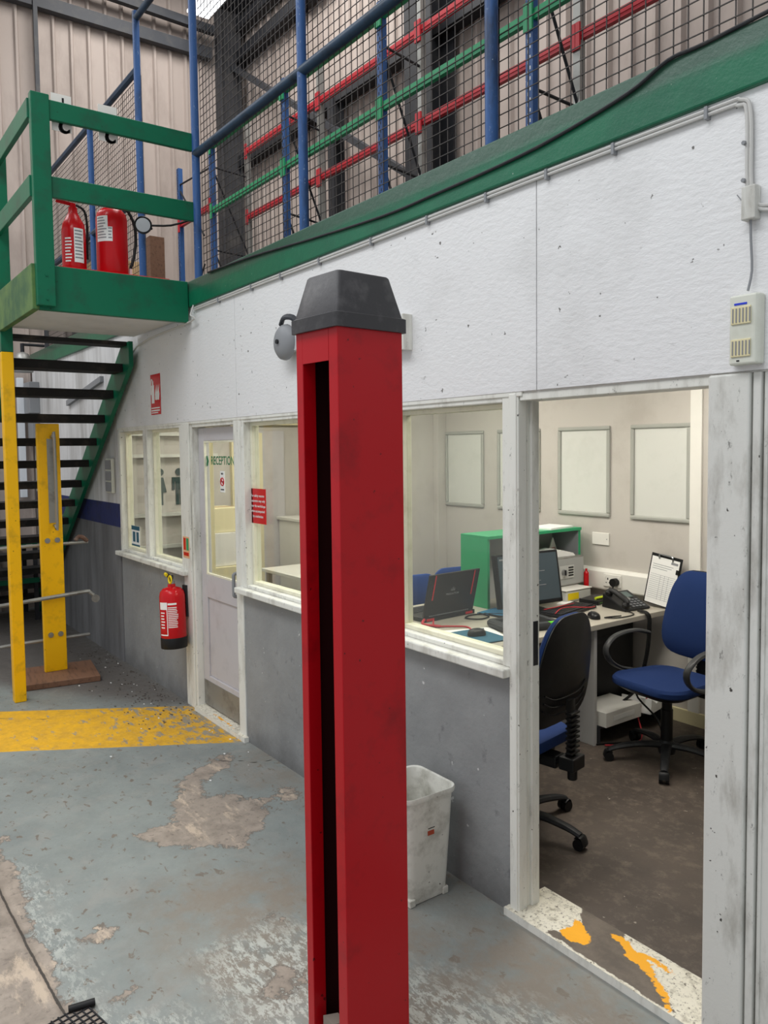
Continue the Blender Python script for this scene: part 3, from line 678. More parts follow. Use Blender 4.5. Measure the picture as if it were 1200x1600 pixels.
# doorway of the reception
f = MB(); f.box(-5.31, YW-.012, 0, -5.17, YW+.0, 2.0); f.box(-5.31, YW, 0, -5.14, YW+.10, 2.0); f.box(-4.47, YW-.008, 0, -4.38, YW+.10, 2.0); f.box(-5.14, YW+.0, 1.965, -4.47, YW+.10, 2.0)
f.box(-5.14, YW+.090, .03, -5.13, YW+.10, 1.965)
S('trim_6', f, M['frame'], .004)
sd_none = lambda X, Y: np.full(X.shape, -1.)
def slab_with(name, x0, x1, y0, y1, z, fw_, fy):
    o = grid_obj(name, np.arange(x0, x1+.001, .02), np.linspace(y0, y1, 12), z, {'sd_white': fw_, 'sd_y': fy}, thresh_mat()); o['kind'] = 'structure'
    S(name+'_edge', MB().box(x0, y0, -.01, x1, y1, z-.0005), M['frame'])
slab_with('sill_reception', -5.14, -4.36, YW-.03, YW+.10, .03, lambda X, Y: np.full(X.shape, .1), lambda X, Y: sdpoly([(-4.9, YW-.0), (-4.55, YW-.01), (-4.62, YW+.012), (-4.9, YW+.02)], X, Y))
d = thing('door_1', '', ''); del d['label']; del d['category']; d['kind'] = 'structure'
dx0, dx1, dy = -5.135, -4.475, YW+.045
f = MB(); f.box(dx0, dy, .04, dx0+.09, dy+.04, 1.96); f.box(dx1-.09, dy, .04, dx1, dy+.04, 1.96); f.box(dx0+.09, dy, 1.87, dx1-.09, dy+.04, 1.96)
f.box(dx0+.09, dy, .80, dx1-.09, dy+.04, .96); f.box(dx0+.09, dy, .04, dx1-.09, dy+.04, .25); f.box(dx0+.09, dy+.012, .25, dx1-.09, dy+.03, .80); f.build('door_leaf', M['doorp'], d, .004)
MB().box(dx0+.09, dy+.018, .96, dx1-.09, dy+.022, 1.87).build('glass', M['glass'], d)
f = MB(); f.box(dx0+.088, dy+.0, .96, dx0+.10, dy+.014, 1.87); f.box(dx1-.10, dy, .96, dx1-.088, dy+.014, 1.87); f.box(dx0+.1, dy, .96, dx1-.1, dy+.014, .972); f.box(dx0+.1, dy, 1.858, dx1-.1, dy+.014, 1.87); f.build('glazing_bead', M['frameC'], d)
MB().box(dx0+.01, dy-.003, .045, dx1-.005, dy, .215).build('kick_plate', M['galv'], d)
f = MB(); f.tube([(dx1-.03, dy, .885), (dx1-.03, dy-.05, .89), (dx1-.03, dy-.055, .92), (dx1-.03, dy-.055, 1.0), (dx1-.03, dy-.05, 1.03), (dx1-.03, dy, 1.035)], .011, smooth=3); f.build('door_handle', M['grey'], d, smooth=True)
f = MB(); f.tube([(dx1-.03, dy+.04, .885), (dx1-.03, dy+.09, .89), (dx1-.03, dy+.095, 1.0), (dx1-.03, dy+.09, 1.03), (dx1-.03, dy+.04, 1.035)], .009, smooth=3); f.build('door_handle', M['grey'], d, smooth=True)
# reception lettering on the glass
rs = thing('reception_lettering', 'green RECEPTION lettering with chevrons on the door glass', 'sign', (0, 0, 0))
b = MB()
for q in (0, .0012): b.text('RECEPTION', .080, FACE_MY(-4.785+q, dy+.0155-q*.3, 1.735+q), .86, .0005)
b.build('letters', M['gtext'], rs)
b = MB()
for x, s_ in ((-5.045, 1), (-4.535, -1)):
    b.prism([(x, 1.70), (x+.022*s_, 1.70), (x+.04*s_, 1.735), (x+.022*s_, 1.77), (x, 1.77), (x+.016*s_, 1.735)], 'y', dy+.0145, dy+.0165)
b.build('chevrons', M['gtext'], rs)
ns = thing('no_smoking_sticker', 'small white no smoking sticker on the door glass below the lettering', 'sticker', (-4.79, dy+.015, 1.60))
MB().box(-.035, 0, -.07, .035, .002, .07).build('backing', M['paper'], ns)
b = MB(); b.tube([(.025*math.cos(a), -.001, .025*math.sin(a)) for a in [k*PI/6 for k in range(12)]], .004, smooth=1, closed=True, seg=6); b.cyl((-.017, -.001, .017), (.017, -.001, -.017), .0035, seg=6); b.build('red_ring', M['extred'], ns)
b = MB(); b.box(-.018, -.001, -.004, .016, 0, .004); b.text('NO', .018, FACE_MY(0, -.001, .052)); b.text('SMOKING', .011, FACE_MY(0, -.001, -.052)); b.build('print', M['black'], ns)
# ---- big doorway in front
f = MB()
f.box(-2.10, YW-.012, 0, -2.062, YW+.01, 2.0); f.box(-2.095, YW-.006, 0, -2.056, YW+.04, 2.0); f.box(-2.095, YW+.04, 0, -2.064, YW+.062, 2.0); f.box(-2.095, YW+.062, 0, -2.054, YW+.105, 2.0); S('trim_7', f, M['frame'], .004)
S('trim_8', MB().box(-2.0545, YW+.07, .97, -2.052, YW+.095, 1.14), M['dark'])
f = MB(); f.box(-2.05, YW-.004, 1.972, -1.29, YW+.10, 2.0); f.box(-6.72, YW-.010, 1.988, -2.035, YW+.0, 2.006); S('trim_9', f, M['frame'], .003)
f = MB(); f.box(-1.29, YW-.02, 0, -1.165, YW+.15, 2.0); S('trim_10', f, M['post'], .006)
f = MB(); f.box(-1.305, YW+.02, 0, -1.29, YW+.15, 1.99); f.box(-1.160, YW-.012, 0, -1.137, YW+.02, 2.0); f.box(-1.132, YW-.004, 0, -1.12, YW+.01, 2.0); S('trim_11', f, M['post'], .003)
yl = YW-.03
whiteA = [(-2.2, yl-.1), (-2.2, 2.4), (-1.99, 2.4), (-1.87, 2.25), (-1.79, 2.17), (-1.90, 2.13), (-1.95, 2.0)]
whiteB = [(-1.78, 2.4), (-1.70, 2.275), (-1.62, 2.24), (-1.52, 2.20), (-1.44, 2.15), (-1.36, 2.10), (-1.2, 2.0), (-1.2, 2.5), (-1.5, 2.31)]
yelA = [(-1.90, 2.26), (-1.79, 2.21), (-1.76, 2.155), (-1.83, 2.13), (-1.89, 2.14), (-1.86, 2.19)]
yelB = [(-1.76, 2.275), (-1.72, 2.30), (-1.66, 2.27), (-1.60, 2.262), (-1.56, 2.235), (-1.50, 2.195), (-1.44, 2.155), (-1.39, 2.10), (-1.405, 2.098), (-1.46, 2.145), (-1.53, 2.185), (-1.60, 2.21), (-1.655, 2.215), (-1.66, 2.245)]
yelC = [(-1.62, 2.29), (-1.45, 2.27), (-1.45, 2.255), (-1.62, 2.26)]
slab_with('sill_doorway', -2.115, -1.28, yl, YW+.20, .03, lambda X, Y: mx(sdpoly(whiteA, X, Y), sdpoly(whiteB, X, Y), .012-(Y-yl)), lambda X, Y: mx(sdpoly(yelA, X, Y), sdpoly(yelB, X, Y), sdpoly(yelC, X, Y)))

# ================================================================== ON THE OUTER WALL
sg = thing('extinguisher_sign', 'red sign with white extinguisher and flames on the white wall above the far window', 'sign', (-5.77, YW-.013, 2.23))
MB().box(-.10, -.003, -.15, .10, 0, .15).build('plate', M['extred'], sg, .002)
b = MB(); b.box(-.075, -.005, -.065, -.02, -.003, .07); b.box(-.06, -.005, .07, -.035, -.003, .10); b.tube([(-.045, -.004, .1), (-.07, -.004, .115), (-.085, -.004, .08), (-.085, -.004, 0)], .005, smooth=2, seg=6)
for dx in (0, .028, .056): b.prism([(.0+dx, -.04), (.02+dx, -.045), (.03+dx, .0), (.022+dx, .03), (.03+dx, .07), (.008+dx, .03), (-.002+dx, .0)], 'y', -.005, -.003)
b.box(-.085, -.005, -.105, .085, -.003, -.097); b.box(-.085, -.005, -.125, .085, -.003, -.115); b.box(-.085, -.005, -.14, .05, -.003, -.133); b.build('pictogram', M['paper'], sg)
nt = thing('safety_notice', 'red notice with white safety text on the reception window glass', 'notice', (-4.25, YW+.040, 1.468))
MB().box(-.10, 0, -.105, .10, .003, .105).build('sheet', M['extred'], nt)
b = MB()
for i, t_ in enumerate(('For safety reasons', 'customers may only', 'enter the workshops', 'when accompanied', 'by a technician')): b.text(t_, .0225, FACE_MY(0, -.001, .062-.031*i), 1, .0004)
b.build('lettering', M['paper'], nt)
sk = thing('window_sticker', 'white and blue sticker at the bottom corner of the far window', 'sticker', (-6.52, YW+.055, 1.10))
MB().box(-.10, 0, -.085, .10, .002, .085).build('backing', M['paper'], sk)
b = MB(); b.box(-.10, -.001, .05, .10, 0, .085); b.box(-.10, -.001, -.085, .10, 0, -.07); b.box(-.07, -.001, -.05, -.01, 0, .035); b.box(.02, -.001, -.05, .075, 0, .035); b.build('print', M['teal'], sk)
sk = thing('fire_action_sticker', 'small orange and green fire action sticker on the frame beside the reception door', 'sticker', (-5.255, YW-.014, 1.13))
MB().box(-.055, 0, -.075, .055, .002, .075).build('backing', mat('e6b48a', .5), sk)
b = MB(); b.box(-.045, -.001, -.02, -.005, 0, .065); b.box(-.045, -.001, -.06, .045, 0, -.035); b.build('red_print', M['extred'], sk)
b = MB(); b.box(.005, -.001, -.02, .045, 0, .065); b.build('green_print', M['rackgreen'], sk)
sw = thing('switch_bank', 'stack of worn white switches on the dirty wall beside the far window', 'switch', (-6.89, YW-.011, 1.60))
MB().box(-.085, -.03, -.15, .085, 0, .15).build('back_box', M['sensor'], sw, .01)
for z in (.095, 0, -.095):
    MB().box(-.07, -.04, z-.04, .07, -.03, z+.04).build('switch_plate', M['grey'], sw, .006); 
bl = thing('alarm_bell', 'round grey alarm bell on the white wall behind the red pillar', 'bell', (-3.685, YW-.012, 2.37))
TY = Matrix.Rotation(PI/2, 4, 'X')
b = MB(); b.lathe([(.05, 0), (.05, .045)], T=TY); b.box(.03, -.05, -.05, .14, 0, .06); b.build('base', M['concw'], bl)
b = MB(); b.lathe([(.093, .045), (.095, .05), (.091, .07), (.075, .085), (.045, .096), (.01, .10)], T=TY, seg=28); b.build('gong', M['grey'], bl, smooth=True)
b = MB(); b.lathe([(.012, .099), (.012, .110)], T=TY, seg=10); b.build('centre_bolt', M['dark'], bl)
b = MB(); b.tube([(-.03, -.06, .10), (.02, -.07, .125), (.07, -.05, .12), (.1, -.02, .08)], (.02, .012), smooth=3); b.build('hood', M['dgrey'], bl)
jb = thing('alarm_box', 'white box on the white wall just behind the top of the red pillar', 'electrical box', (-2.79, YW-.012, 2.295))
MB().box(-.14, -.045, -.066, .105, 0, .072).build('body', M['concw'], jb, .004); MB().box(.106, -.050, -.072, .118, 0, .080).build('end_plate', M['frame'], jb, .002)
ps = thing('motion_sensor', 'cream twin motion sensor with ribbed lenses above the doorway post', 'sensor', (-1.172, YW-.012, 2.115)); ps.scale = (.80, .80, .86)
b = MB(); b.prism([(-.055, 0), (-.055, -.03), (-.045, -.045), (.045, -.045), (.055, -.03), (.055, 0)], 'z', -.11, .11); b.build('body', M['sensor'], ps, .006)
for z in (.045, -.058):
    b = MB(); b.box(-.04, -.050, z-.028, .03, -.044, z+.028); o = b.build('lens', M['cream'], ps, .002)
    b = MB(); [b.box(-.034+.012*k, -.052, z-.022, -.030+.012*k, -.0495, z+.022) for k in range(6)]; b.build('lens_ribs', M['grey'], o)
MB().box(-.03, -.047, .078, .015, -.0445, .084).build('blue_mark', mat('2b3fd0', .4), ps, label='small blue printed mark'); MB().box(-.02, -.047, -.100, -.01, -.0445, -.096).build('indicator', M['black'], ps)
jn = thing('junction_box', 'small grimy white junction box on the wall above the motion sensor', 'junction box', (-1.165, YW-.012, 2.455))
MB().box(-.02, -.03, -.045, .02, 0, .045).build('cover', M['post'], jn, .003)
b = MB(); b.tube([(0, -.015, -.045), (.0, -.012, -.10), (.004, -.012, -.18), (-.002, -.02, -.235)], .0035, smooth=3); b.tube([(0, -.015, -.045), (-.02, -.01, -.0), (-.045, -.006, .035)], .0015, smooth=3); b.build('cable', M['grey'], jn)
# paired white cables under the beam
cb = thing('white_cable_pair', 'pair of white cables clipped along the underside of the green beam', 'cable')
for q in (0, .013):
    b = MB(); b.tube([(-4.98, YW-.022, 2.748-q), (-4.0, YW-.022, 2.752-q), (-3.0, YW-.022, 2.749-q), (-2.0, YW-.022, 2.752-q), (-1.3, YW-.022, 2.748-q), (-1.20-q*.6, YW-.022, 2.742-q), (-1.172-q*.8, YW-.022, 2.70), (-1.168-q*.8, YW-.022, 2.52), (-1.155-q*.6, YW-.022, 2.46), (-1.12, YW-.022, 2.44-q), (-1.0, YW-.022, 2.44-q)], .0055, smooth=5, seg=8); b.build('cable', M['cable'], cb, smooth=True)
for x in (-4.6, -4.15, -3.8, -3.4, -2.95, -2.55, -2.2, -1.9, -1.62, -1.3):
    MB().box(x-.005, YW-.032, 2.722, x+.005, YW-.012, 2.757).build('clip', M['grey'], cb)
for z in (2.62, 2.52): MB().cyl((-1.185, YW-.035, z), (-1.185, YW-.012, z), .006, seg=6).build('clip', M['grey'], cb)
b = MB(); b.tube([(-4.99, YW-.02, 2.78), (-4.985, YW-.05, 2.70), (-5.0, YW-.045, 2.66), (-6.1, YW-.03, 2.62), (-6.5, YW-.025, 2.35), (-6.7, YW-.025, 2.15)], .006, smooth=4); steel('loose_wire', 'thin pale wire running down the wall under the landing', 'cable', b, M['cable'])
P_ = [(343, 418)]
b = MB(); b.tube([(-4.72, YW-.035, 2.93), (-4.1, YW-.036, 2.905), (-3.45, YW-.036, 2.86), (-2.84, YW-.036, 2.825), (-2.49, YW-.036, 2.825), (-2.13, YW-.036, 2.83), (-1.86, YW-.036, 2.845), (-1.56, YW-.036, 2.885), (-1.42, YW-.034, 2.93), (-1.3, YW-.030, 2.932), (-1.0, YW-.030, 2.945)], .006, smooth=5); steel('sagging_cable', 'dark cable sagging across the face of the green beam', 'cable', b, M['dark'])

# ================================================================== RED PILLAR
pl = thing('lift_pillar', 'tall red hollow steel pillar with open slot and black plastic cap', 'pillar', (-1.994, 1.146, 0), math.radians(4))
Wp, Lp, Hp, t_ = .199, .232, 2.152, .006
b = MB(); out = []
lipL, lipR = .032, .042
prof = [(0, 0), (lipL, 0), (lipL, .045), (lipL-t_, .045), (lipL-t_, t_), (t_, t_), (t_, Lp-t_), (Wp-t_, Lp-t_), (Wp-t_, t_), (Wp-lipR+t_, t_), (Wp-lipR+t_, .045), (Wp-lipR, .045), (Wp-lipR, 0), (Wp, 0), (Wp, Lp), (0, Lp)]
b.prism(prof, 'z', .0, Hp); b.build('column', M['red'], pl, .002)
MB().box(lipL, 0, 2.045, Wp-lipR, t_, Hp).build('head_plate', M['red'], pl)
MB().box(-.05, -.0, 0, Wp+.03, Lp+.04, .012).build('base_plate', M['red'], pl)
MB().box(t_+.001, .047, .012, t_+.003, Lp-t_-.001, Hp).build('inner_dark_sheet', mat('2c070a', .7), pl)  # both sheets added: shade inside the closed column put into their colour
MB().box(t_+.003, Lp-t_-.003, .012, Wp-t_, Lp-t_-.001, Hp).build('inner_dark_sheet', mat('2c070a', .7), pl)
b = MB(); 
def ring(x0, y0, x1, y1, z, r=.012):
    return [V(p[0], p[1], z) for p in rrect(x1-x0, y1-y0, r, 3, (x0+x1)/2, (y0+y1)/2)]
e = .012
b.loft([ring(-e, -e, Wp+e, Lp+e, Hp-.02), ring(-e, -e, Wp+e, Lp+e, Hp+.018), ring(-.004, -.004, Wp+.004, Lp+.004, Hp+.022), ring(.022, .022, Wp-.022, Lp-.022, Hp+.134), ring(.026, .026, Wp-.026, Lp-.026, Hp+.139)])
b.build('cap', M['cap'], pl, smooth=True)
b = MB(); b.prism([(.04, .03), (.15, .05), (.14, .16), (.06, .15)], 'z', .013, .05); b.prism([(.05, .02), (.10, .02), (.12, .06), (.07, .06)], 'z', .05, .11)
steel('rubble_lump', 'grey concrete lump lying in the foot of the red pillar', 'rubble', b, M['plank']).matrix_world = pl.matrix_basis.copy() if False else TR(-1.994, 1.146, 0) @ RZ(math.radians(4))

# ================================================================== BIN
bn = thing('waste_bin', 'scuffed white plastic waste bin on the floor beside the grey wall', 'bin', (-2.475, 1.925, .002)); bn.scale = (.92, .96, .92)
b = MB()
def rr3(w, d_, z, r): return [V(p[0], p[1], z) for p in rrect(w, d_, r, 5)]
R_ = [rr3(.235, .19, 0, .03), rr3(.245, .20, .02, .03), rr3(.285, .262, .455, .045), rr3(.303, .28, .457, .05), rr3(.308, .285, .47, .05), rr3(.303, .28, .480, .05), rr3(.285, .262, .476, .045), rr3(.275, .252, .455, .045), rr3(.232, .19, .03, .03)]
b.loft(R_, cap=False); ri = [b.bm.verts.new(p) for p in rr3(.232, .19, .03, .03)]; b.bm.faces.new(ri)
b.build('bucket', M['bin'], bn, smooth=True)
for sx_, sy_ in ((1, 1), (1, -1), (-1, 1), (-1, -1)): MB().box(sx_*.105-.025, sy_*.088-.02, -.002, sx_*.105+.012*sx_+.01, sy_*.088+.01, .03).build('foot', M['bin'], bn, .004)
tilt = math.atan2(.031, .435)
lm = TR(.1335, -.00, .34) @ Matrix.Rotation(-math.atan2(.02, .435), 4, 'Y') 
b = MB(); b.prism([(-.03, -.02), (.03, -.02), (0, .035)], 'x', .001, .002, lm); o = b.build('warning_label', mat('d9cdbb', .5), bn)
b = MB(); b.box(.002, -.018, -.012, .0025, .018, -.004, lm); b.box(.001, -.02, -.045, .002, .014, -.025, lm); b.build('label_print', mat('a8482e', .5), bn)
b = MB(); b.box(.002, -.018, -.017, .0026, .018, -.013, lm); b.box(.002, -.002, .005, .0026, .002, .02, lm); b.build('label_print', M['black'], bn)

# ================================================================== OFFICE
# wall mouldings
PZ0, PZ1 = 1.305, 1.945
desc = ['far end panel beside the room corner', 'panel partly behind the doorway jamb', 'panel directly above the grey safe', 'panel above the clipboard and phone']
for i, (a, b_) in enumerate(((-5.26+.02, -4.76), (-4.60, -4.14), (-3.96, -3.49), (-3.32, -2.87))):
    p = thing('wall_panel_moulding', 'pale rectangular moulded frame on the office wall, '+desc[i], 'wall panel', (0, 0, 0), group='moulded frames on the office back wall')
    f = MB(); y = BW
    w = .028
    for (x0, x1, z0, z1) in ((a, b_, PZ1-w, PZ1), (a, b_, PZ0, PZ0+w), (a, a+w, PZ0+w, PZ1-w), (b_-w, b_, PZ0+w, PZ1-w)):
        f.box(x0, y-.018, z0, x1, y, z1)
    f.build('frame', M['mould'], p, .008)
    MB().box(a+w, y-.004, PZ0+w, b_-w, y, PZ1-w).build('panel', M['panelin'], p)
# dado trunking + sockets
du = thing('dado_trunking', 'white cable trunking along the office back wall behind the desk', 'trunking')
f = MB(); f.prism([(BW, .80), (BW-.045, .80), (BW-.05, .81), (BW-.05, .925), (BW-.03, .945), (BW, .945)], 'x', -4.6, .4); f.build('cover', M['whitep'], du, .002)
def socket(x, z, y, lab, dbl=True):
    s_ = thing('wall_socket', lab, 'socket', (x, y, z)); w = .073 if dbl else .073
    MB().box(-w, -.010, -.043, w, 0, .043).build('plate', M['whitep'], s_, .003)
    f = MB()
    if dbl:
        for q in (-.035, .035): f.box(q-.004, -.0115, .004, q+.004, -.0095, .018); f.box(q-.018, -.0115, -.018, q-.008, -.0095, -.013); f.box(q+.008, -.0115, -.018, q+.018, -.0095, -.013)
        f.build('pin_holes', M['dark'], s_)
        for q in (-.055, .055):
            MB().box(q-.006, -.014, .012, q+.006, -.0095, .03).build('switch', M['whitep'], s_, .001)
    else: f.cyl((.055, -.011, 0), (.055, -.0095, 0), .004, seg=8); f.build('screw', M['grey'], s_)
    return s_
socket(-3.57, 1.15, BW, 'blank white socket plate on the wall beside the green cabinet', False)
socket(-3.43, .872, BW-.05, 'white double socket on the trunking behind the desk')
b = MB(); b.cyl((-3.395, BW-.062, .868), (-3.395, BW-.10, .868), .028); b.tube([(-3.395, BW-.09, .85), (-3.40, BW-.13, .78), (-3.45, BW-.25, .765), (-3.55, BW-.3, .762)], .006, smooth=4)
steel('power_plug', 'black plug with cable in the double socket behind the desk', 'plug', b, M['blackc'])

# desk
dk = thing('office_desk', 'long light grey office desk running from the window to the back wall', 'desk')
DX = -2.97
MB().box(-4.12, 2.29, .717, DX, BW-.055, .75).build('desktop', M['desk'], dk, .003)
MB().box(-3.70, 3.71, .012, DX-.02, 3.735, .717).build('side_panel', M['deskpanel'], dk, .002)
MB().box(-4.08, 2.32, .012, DX-.02, 2.345, .717).build('side_panel', M['deskpanel'], dk, .002)
MB().box(-4.08, 2.345, .05, -4.055, BW-.06, .717).build('modesty_panel', M['deskpanel'], dk, .002)
MB().box(-3.75, 3.74, .15, -3.7, BW-.06, .717).build('modesty_panel', M['dark'], dk)  # extra dark sheet; the shade under the desk is put into its colour
# cabinet (counter shelf)
cbn = thing('counter_cabinet', 'open green counter cabinet standing on the back of the desk', 'cabinet', (0, 0, .7505))
a0, a1, c0, c1 = -3.97, -3.71, 3.53, BW-.055
MB().box(a0, c0, 0, a1, c0+.02, .455).build('side_panel', M['gfurn'], cbn, .001); MB().box(a0, c1-.02, 0, a1, c1, .455).build('side_panel', M['gfurn'], cbn, .001)
MB().box(a0, c0, .455, a1+.01, c1, .475).build('top_panel', M['gfurn'], cbn, .001); MB().box(a0, c0+.02, 0, a0+.015, c1-.02, .455).build('back_panel', M['deskpanel'], cbn)
MB().box(a0+.015, c0+.02, 0, a1-.003, c0+.024, .455).build('liner', M['grey'], cbn); MB().box(a0+.015, c1-.024, 0, a1-.003, c1-.02, .455).build('liner', M['grey'], cbn)
o = steel('paper_stack', 'thin stack of papers lying on top of the green cabinet', 'papers', MB().box(-.10, -.14, 0, .10, .14, .012), M['paper']); o.location = (-3.82, 4.25, 1.226); o.rotation_euler = (0, 0, .15)
# safe on its box
bx = thing('storage_box', 'clear plastic box with yellow label on the desk under the safe', 'box', (-3.62, 4.20, .751))
MB().box(-.10, -.13, 0, .10, .13, .075).build('body', mat('c9c9c2', .3), bx, .01); MB().box(-.105, -.135, .075, .105, .135, .083).build('lid', M['whitep'], bx, .004)
MB().box(.1005, -.11, .015, .102, .0, .06).build('yellow_label', M['ylabel'], bx)
sf = thing('safe', 'small grey electronic safe with keypad on the desk inside the green cabinet', 'safe', (-3.78, 4.235, .836))
MB().box(-.12, -.155, 0, .145, .155, .20).build('body', M['galv'], sf, .004); MB().box(.145, -.145, .01, .152, .145, .19).build('door', mat('a8aaa8', .35), sf, .002)
b = MB(); b.box(.152, -.11, .055, .158, .04, .145); b.build('keypad', mat('c3c4c0', .4), sf, .003)
b = MB(); [b.box(.158, -.02, .07+.018*k, .160, .03, .08+.018*k) for k in range(4)]; b.build('keys', M['black'], sf)
b = MB(); b.cyl((.158, -.07, .10), (.175, -.07, .10), .022); b.build('dial', M['metal'], sf, smooth=True); MB().box(.175, -.074, .083, .18, -.066, .117).build('dial_grip', M['dark'], sf)
b = MB(); b.prism([(-.14, 0), (.12, 0), (.10, .02), (0, .045), (-.1, .035)], 'x', -.08, .10); o = steel('loose_papers', 'loose white papers lying on top of the grey safe', 'papers', b, M['paper']); o.location = (-3.77, 4.22, 1.037); o.rotation_euler = (0, 0, -.1)
pt = thing('tent_card', 'triangular folded card with red print behind the papers on the safe', 'card', (-3.87, 4.33, 1.037), .3)
MB().prism([(-.08, 0), (.08, 0), (0, .11)], 'x', -.004, .004).build('card', M['whitep'], pt); b = MB(); b.box(.0042, -.03, .02, .005, .04, .026); b.box(.0042, -.02, .032, .005, .03, .036); b.build('print', M['extred'], pt)
# monitor
mn = thing('monitor', 'black flat monitor on the desk in front of the green cabinet', 'monitor', (-3.48, 3.69, .751), math.radians(-6))
TL = TR(0, 0, .04) @ Matrix.Rotation(math.radians(-10), 4, 'Y')
MB().box(-.02, -.26, .0, .018, .26, .34, TL).build('housing', M['blackp'], mn, .006); MB().box(.018, -.242, .025, .020, .242, .325, TL).build('screen', M['screen'], mn)
b = MB(); b.box(.020, -.23, .30, .0205, .0, .31, TL); [b.box(.020, -.10, .27-.03*k, .0205, .05+.04*(k % 3), .274-.03*k, TL) for k in range(7)]; b.build('screen_text', M['grey'], mn)
b = MB(); b.box(-.10, -.12, 0, .09, .12, .012); b.box(-.05, -.03, .012, -.022, .03, .16); b.build('stand', M['blackp'], mn, .003)
# laptop
lp = thing('laptop', 'open black gaming laptop with red stripes, lid towards the window', 'laptop', (-3.68, 3.165, .751), math.radians(3))
MB().box(-.29, -.215, 0, .02, .215, .026).build('base', M['blackp'], lp, .004)
TL = TR(.0, 0, .026) @ Matrix.Rotation(math.radians(14), 4, 'Y')
MB().box(-.008, -.212, 0, .006, .212, .275, TL).build('lid', mat('2a292b', .35), lp, .003)
for y in (-.165, .165):
    b = MB(); b.prism([(y-.004, .11), (y+.004, .11), (y+.006, .27), (y-.001, .27)], 'x', .006, .0075, TL); b.build('red_stripe', mat('d2303c', .4), lp)
b = MB()
for k, hgt in ((-2, .018), (-1, .026), (0, .034), (1, .026), (2, .018)): b.prism([(k*.007-.002, .155), (k*.007+.002, .155), (k*.009, .155+hgt)], 'x', .006, .007, TL)
b.text('PREDATOR', .018, TL @ FACE_PX(.0062, 0, .135), 1.2); b.build('lid_emblem', M['grey'], lp)
b = MB(); [b.box(.007, -.17+.017*k, .004, .009, -.158+.017*k, .010, TL) for k in range(20)]; b.build('hinge_grille', M['grey'], lp)
for y in (-.17, .16): MB().box(.02, y-.03, .006, .024, y+.03, .02).build('red_vent', mat('c02830', .4), lp)
b = MB(); [b.box(-.25+.022*r, -.17+.023*k, .026, -.233+.022*r, -.152+.023*k, .029) for r in range(5) for k in range(15)]; b.build('keys', M['dark'], lp)
# paper, mouse mat, mouse
o = steel('paper_sheet', 'white paper sheets under the teal mouse mat by the window', 'papers', MB().box(-.15, -.21, 0, .15, .21, .003), M['paper']); o.location = (-3.25, 2.92, .7505); o.rotation_euler = (0, 0, -.35)
mmx = steel('mouse_mat', 'teal mouse mat on white papers by the window', 'mouse mat', MB().prism(rrect(.30, .24, .015), 'z', 0, .004), M['teal']); mmx.location = (-3.19, 2.95, .754); mmx.rotation_euler = (0, 0, -.1)
def mouse(name, lab, loc, rz):
    o = thing(name, lab, 'computer mouse', loc, rz); b = MB()
    b.loft([[V(p[0], p[1], z) for p in rrect(.11*s_, .062*s_, .03*s_, 5)] for s_, z in ((.96, 0), (1, .006), (.95, .02), (.78, .031), (.45, .038), (.1, .04))]); b.build('shell', M['blackp'], o, smooth=True)
    MB().box(.022, -.004, .028, .045, .004, .037).build('wheel', M['grey'], o, .002); return o
mouse('computer_mouse', 'black computer mouse on the teal mouse mat', (-3.20, 2.96, .7585), math.radians(75))
mouse('computer_mouse', 'black computer mouse on the bare desk beside the keyboard', (-3.10, 3.84, .751), math.radians(150))
# rugged tablet
tb = thing('rugged_tablet', 'thick dark grey rugged tablet lying on the desk behind the doorway jamb', 'tablet', (-3.20, 3.33, .751), math.radians(-12))
b = MB(); b.loft([[V(p[0], p[1], z) for p in rrect(.26*s_, .38*s_, .05*s_, 5)] for s_, z in ((.94, 0), (1, .015), (1, .032), (.95, .042))]); b.build('rubber_case', mat('37393b', .6), tb, smooth=True)
MB().box(-.085, -.14, .042, .085, .14, .0435).build('screen', M['black'], tb); MB().box(.10, .10, .02, .131, .188, .0425).build('lime_corner', M['lime'], tb)
o = steel('blue_folder', 'blue folder lying on the desk between laptop and green cabinet', 'folder', MB().box(-.12, -.10, 0, .12, .10, .008), mat('2f6f94', .5)); o.location = (-3.55, 3.50, .7505); o.rotation_euler = (0, 0, .2)
# keyboard
kb = thing('keyboard', 'black computer keyboard on the desk behind the black chair', 'keyboard', (-3.33, 3.87, .751), math.radians(12))
MB().box(-.085, -.225, 0, .085, .225, .018).build('base', M['blackp'], kb, .004)
b = MB(); [b.box(-.07+.028*r, -.212+.0285*k, .018, -.046+.028*r, -.188+.0285*k, .024) for r in range(5) for k in range(15)]; b.build('keys', mat('2c2d30', .5), kb)
# phone
ph = thing('desk_phone', 'black desk telephone with handset on its stand near the clipboard', 'telephone', (-3.17, 4.24, .751), math.radians(-8))
TL = Matrix.Rotation(math.radians(22), 4, 'Y')
b = MB(); b.prism([(-.11, 0), (.10, 0), (.10, .015), (-.10, .095)], 'y', -.10, .12); b.build('body', M['blackp'], ph, .006)
TL = TR(.10, 0, .016) @ Matrix.Rotation(math.atan2(.08, .20), 4, 'Y')
b = MB(); b.tube([(-.02, -.075, .03), (-.05, -.075, .045), (-.14, -.075, .045), (-.19, -.075, .03)], (.018, .014), smooth=3); o = b.build('handset', M['black'], ph, smooth=True); o.data.transform(TL)
b = MB(); b.lathe([(.024, 0), (.026, .02), (.015, .035)], c=(-.025, -.075, .0)); b.lathe([(.024, 0), (.026, .02), (.015, .035)], c=(-.185, -.075, 0)); o = b.build('handset_ends', M['black'], ph, smooth=True); o.data.transform(TL)
MB().box(-.19, -.03, 0, -.125, .085, .003, TL).build('display', mat('5a6a68', .3), ph)
